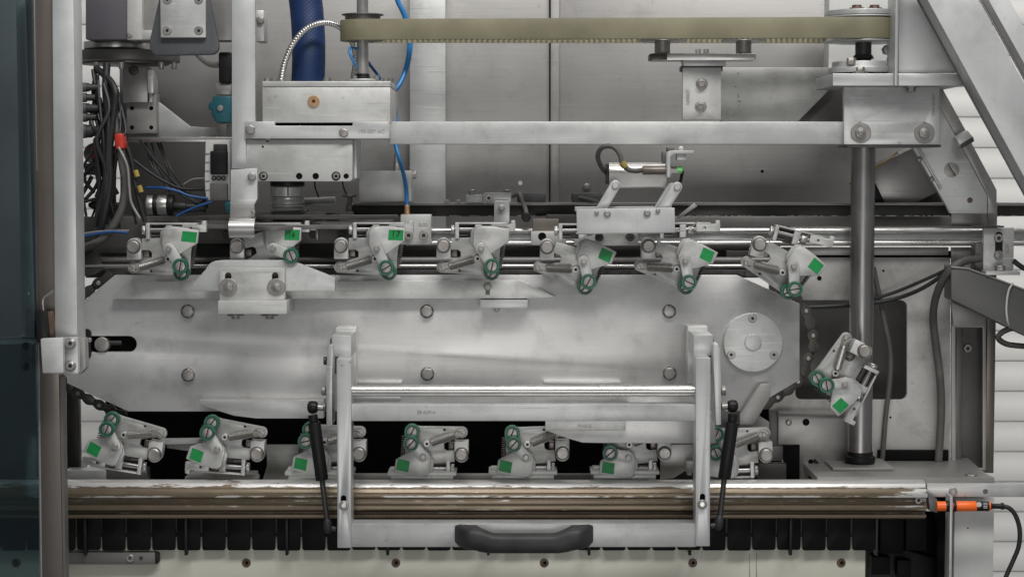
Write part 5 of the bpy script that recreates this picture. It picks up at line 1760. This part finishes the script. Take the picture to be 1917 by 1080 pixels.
b.out('handle', 'rubber', t, 0, 50)
# hinge cheeks on the frame
B().poly([(613, 652), (616, 646), (623, 645), (624, 660), (622.5, 705), (622, 795), (620, 799), (611, 799), (611, 760), (610, 705)], YH + .02, 0.05).out('hinge_cheek', 'alu', t, 0.001)
B().poly([(1335, 655), (1336, 645), (1344, 643), (1348, 652), (1350, 703), (1350, 795), (1340, 796), (1338, 740), (1336, 700)], YH + .02, 0.05).out('hinge_cheek', 'alu', t, 0.001)
kk = K(YH)
for x, sgn in ((602, 1), (1350, 1)):
    for y, r in ((731, 10), (761, 9)):
        B().lathe(P(x, y, YH + .045), (1, 0, 0), [(r * kk, 0), (r * kk, 8.5 * kk)], 6).out('nut', 'bolt', t, 0.0006)
B().lathe(P(606, 675, YH + .045), (1, 0, 0), [(8 * kk, 0), (8 * kk, 6 * kk)], 12).out('pivot_nut', 'darksteel', t, 0.0005)
# hinge blocks on the side plate
for name, lab, q1, q2, q3 in (
        ('hinge_block', 'left hinge block bolted to the side plate, behind the left gas spring', (628, 613, 667, 722), (621, 628, 658, 668), (618, 634, 629, 700)),
        ('hinge_block', 'right hinge block bolted to the side plate, next to the round bearing cover', (1287, 611, 1325, 718), (1298, 627, 1335, 666), (1327, 634, 1337, 700))):
    t = T(name, lab, 'hinge', (q1[0] + q1[2]) / 2, q1[3], -0.01)
    B().rect(*q1, -0.03, 0.03).out('base_block', 'plate', t, 0.001)
    B().rect(*q2, -0.11, 0.08).out('pivot_block', 'alu', t, 0.001)
    B().rect(*q3, -0.095, 0.03).out('pivot_lug', 'grey', t, 0.001)

# gas springs
for pts, sx, lab in (([(585, 762), (588, 790), (603, 898), (613, 978)], 1, 'black gas spring on the left side of the hinged frame'),
                     ([(1372, 760), (1371, 790), (1356, 895), (1347, 972)], -1, 'black gas spring on the right side of the hinged frame')):
    t = T('gas_spring', lab, 'gas spring', *pts[3], -0.13, 'gas springs of the hinged frame')
    (hx, hy), (ax, ay), (bx, by), (cx_, cy_) = pts
    Yg = -0.125
    B().tube([(ax, ay, Yg), (bx, by, Yg)], 12, 20, 0).out('cylinder', 'black', t, 0.001)
    B().tube([(bx, by, Yg), (cx_, cy_, Yg)], 5.2, 14, 0).out('rod', 'darksteel', t, 0)
    B().tube([(hx, hy + 14, Yg), (ax, ay, Yg)], 9, 16, 0).out('neck', 'black', t, 0.001)
    b = B()
    b.lathe(P(hx, hy, Yg) + Vector((-9.5 * kk * sx * 1, 0, 0)), (sx, 0, 0), [(6 * kk, 0), (11 * kk, 3 * kk), (12.5 * kk, 9 * kk), (11 * kk, 17 * kk), (7 * kk, 20 * kk)], 20)
    b.out('ball_head', 'black', t, 0.0004)
    B().tube([(hx + 10 * sx, hy, Yg), (hx + 20 * sx, hy + 1, Yg)], 6, 12, 0).out('ball_stud', 'bolt', t, 0)
    b = B()
    b.lathe(P(cx_, cy_ - 4, Yg), (P(cx_, cy_, Yg) - P(bx, by, Yg)), [(5 * kk, -4 * kk), (8 * kk, 0), (9 * kk, 8 * kk), (8 * kk, 18 * kk), (4 * kk, 24 * kk)], 16)
    b.out('ball_socket', 'rubber', t, 0.0004)
    B().tube([(cx_, cy_ + 8, Yg), (cx_ + 16 * sx, cy_ + 12, Yg)], 5, 12, 0).out('ball_stud', 'darksteel', t, 0)

# ================================================================ DOOR AND COLUMN AT THE LEFT
t = T('guard_column', 'pale square guard column left of the machine, its lower end cut off above the beam', 'column', 120, 700, -0.28)
B().poly([(97, -40), (137, -40), (146, 700), (103, 700)], -0.30, 0.05).out('column_profile', 'aluz', t, 0.0015)
t = T('door_post', 'brown grey door post standing beside the teal glass', 'post', 95, 1120, -0.27)
B().poly([(62, -40), (97, -40), (118, 1130), (76, 1130)], -0.285, 0.022).out('post_profile', 'brown', t, 0.0012)
B().poly([(61, -40), (64, -40), (79, 1130), (75, 1130)], -0.287, 0.002).out('bright_edge', 'alu', t, 0)
B().poly([(112, 705), (117, 705), (124, 1130), (119, 1130)], -0.28, 0.02).out('seal_edge', 'grey', t, 0)
t = T('hinge_clasp', 'bent sheet hinge clasp with two socket screws at the foot of the column', 'hinge', 118, 700, -0.32)
B().poly([(75, 634), (118, 632), (119, 699), (79, 699)], -0.335, 0.012).out('leaf', 'alu', t, 0.002)
B().poly([(117, 632), (146, 631), (147, 690), (147, 701), (118, 703)], -0.318, 0.012).out('rear_leaf', 'alu', t, 0.002)
B().poly([(146, 631), (159, 634), (161, 688), (150, 701), (147, 701)], -0.29, 0.02).out('side_leaf', 'panel', t, 0.001)
for y in (643, 685):
    o = B().cup(131, y, 11, 6, -0.3205, 0.003, 0.001, 22).out('washer', 'bolt', t, 0)
    B().cup(131, y, 8, 4, -0.326, 0.007, 0.004, 20).out('screw', 'steel', o, 0)
    B().hexa(131, y, 3.8, -0.323, 0.001).out('socket', 'darksteel', o, 0)
t = T('latch_block', 'black latch block with a bent wire pin beside the door glass', 'latch', 78, 642, -0.32)
B().poly([(66, 581), (84, 581), (89, 636), (82, 642), (68, 641)], -0.325, 0.03).out('block', 'black', t, 0.002)
B().tube([(81, 582, -.32), (80, 562, -.32), (86, 554, -.32), (99, 545, -.32)], 1.9, 8, 3).out('wire_pin', 'steel', t, 0)
B().poly([(84, 583), (98, 583), (101, 634), (88, 636)], -0.31, 0.02).out('latch_side', 'rust', t, 0.001)
t = T('glass_door', 'teal tinted glass door panel at the left edge', 'door', 20, 1120, -0.31)
B().prism([[P(-120, -40, -.42), P(60, -40, -.31), P(75, 1130, -.31), P(-120, 1130, -.42)]], 0.006).out('glass_pane', 'glass', t, 0.0005)
B().poly([(29, -40), (46, -40), (66, 632), (40, 632)], -0.295, 0.01).out('edge_profile', 'panel', t, 0.001)
B().poly([(46, -40), (61, -40), (72, 632), (66, 632)], -0.292, 0.01).out('edge_profile', 'grey', t, 0.001)
B().rect(-120, 632, 72, 645, -0.295, 0.02).out('door_rail', 'panel', t, 0.001)
B().rect(-120, 645, 70, 1130, -0.26, 0.01).out('lower_panel', 'clearish', t, 0.001)
for y in (648, 688):
    B().disc(48, y, 7, -0.297, 0.01).out('bolt', 'darksteel', t)
# foot post seen left of the lower grippers
o = B().rect(125, 730, 147, 885, 0.10, 0.02).out('machine_leg', 'darksteel')
tag(o, 'dark upright leg before the white wall beside the brown door post', 'leg')
print('objects', len(bpy.data.objects), 'tris', sum(len(p.vertices) - 2 for o in bpy.data.objects if o.type == 'MESH' for p in o.data.polygons))
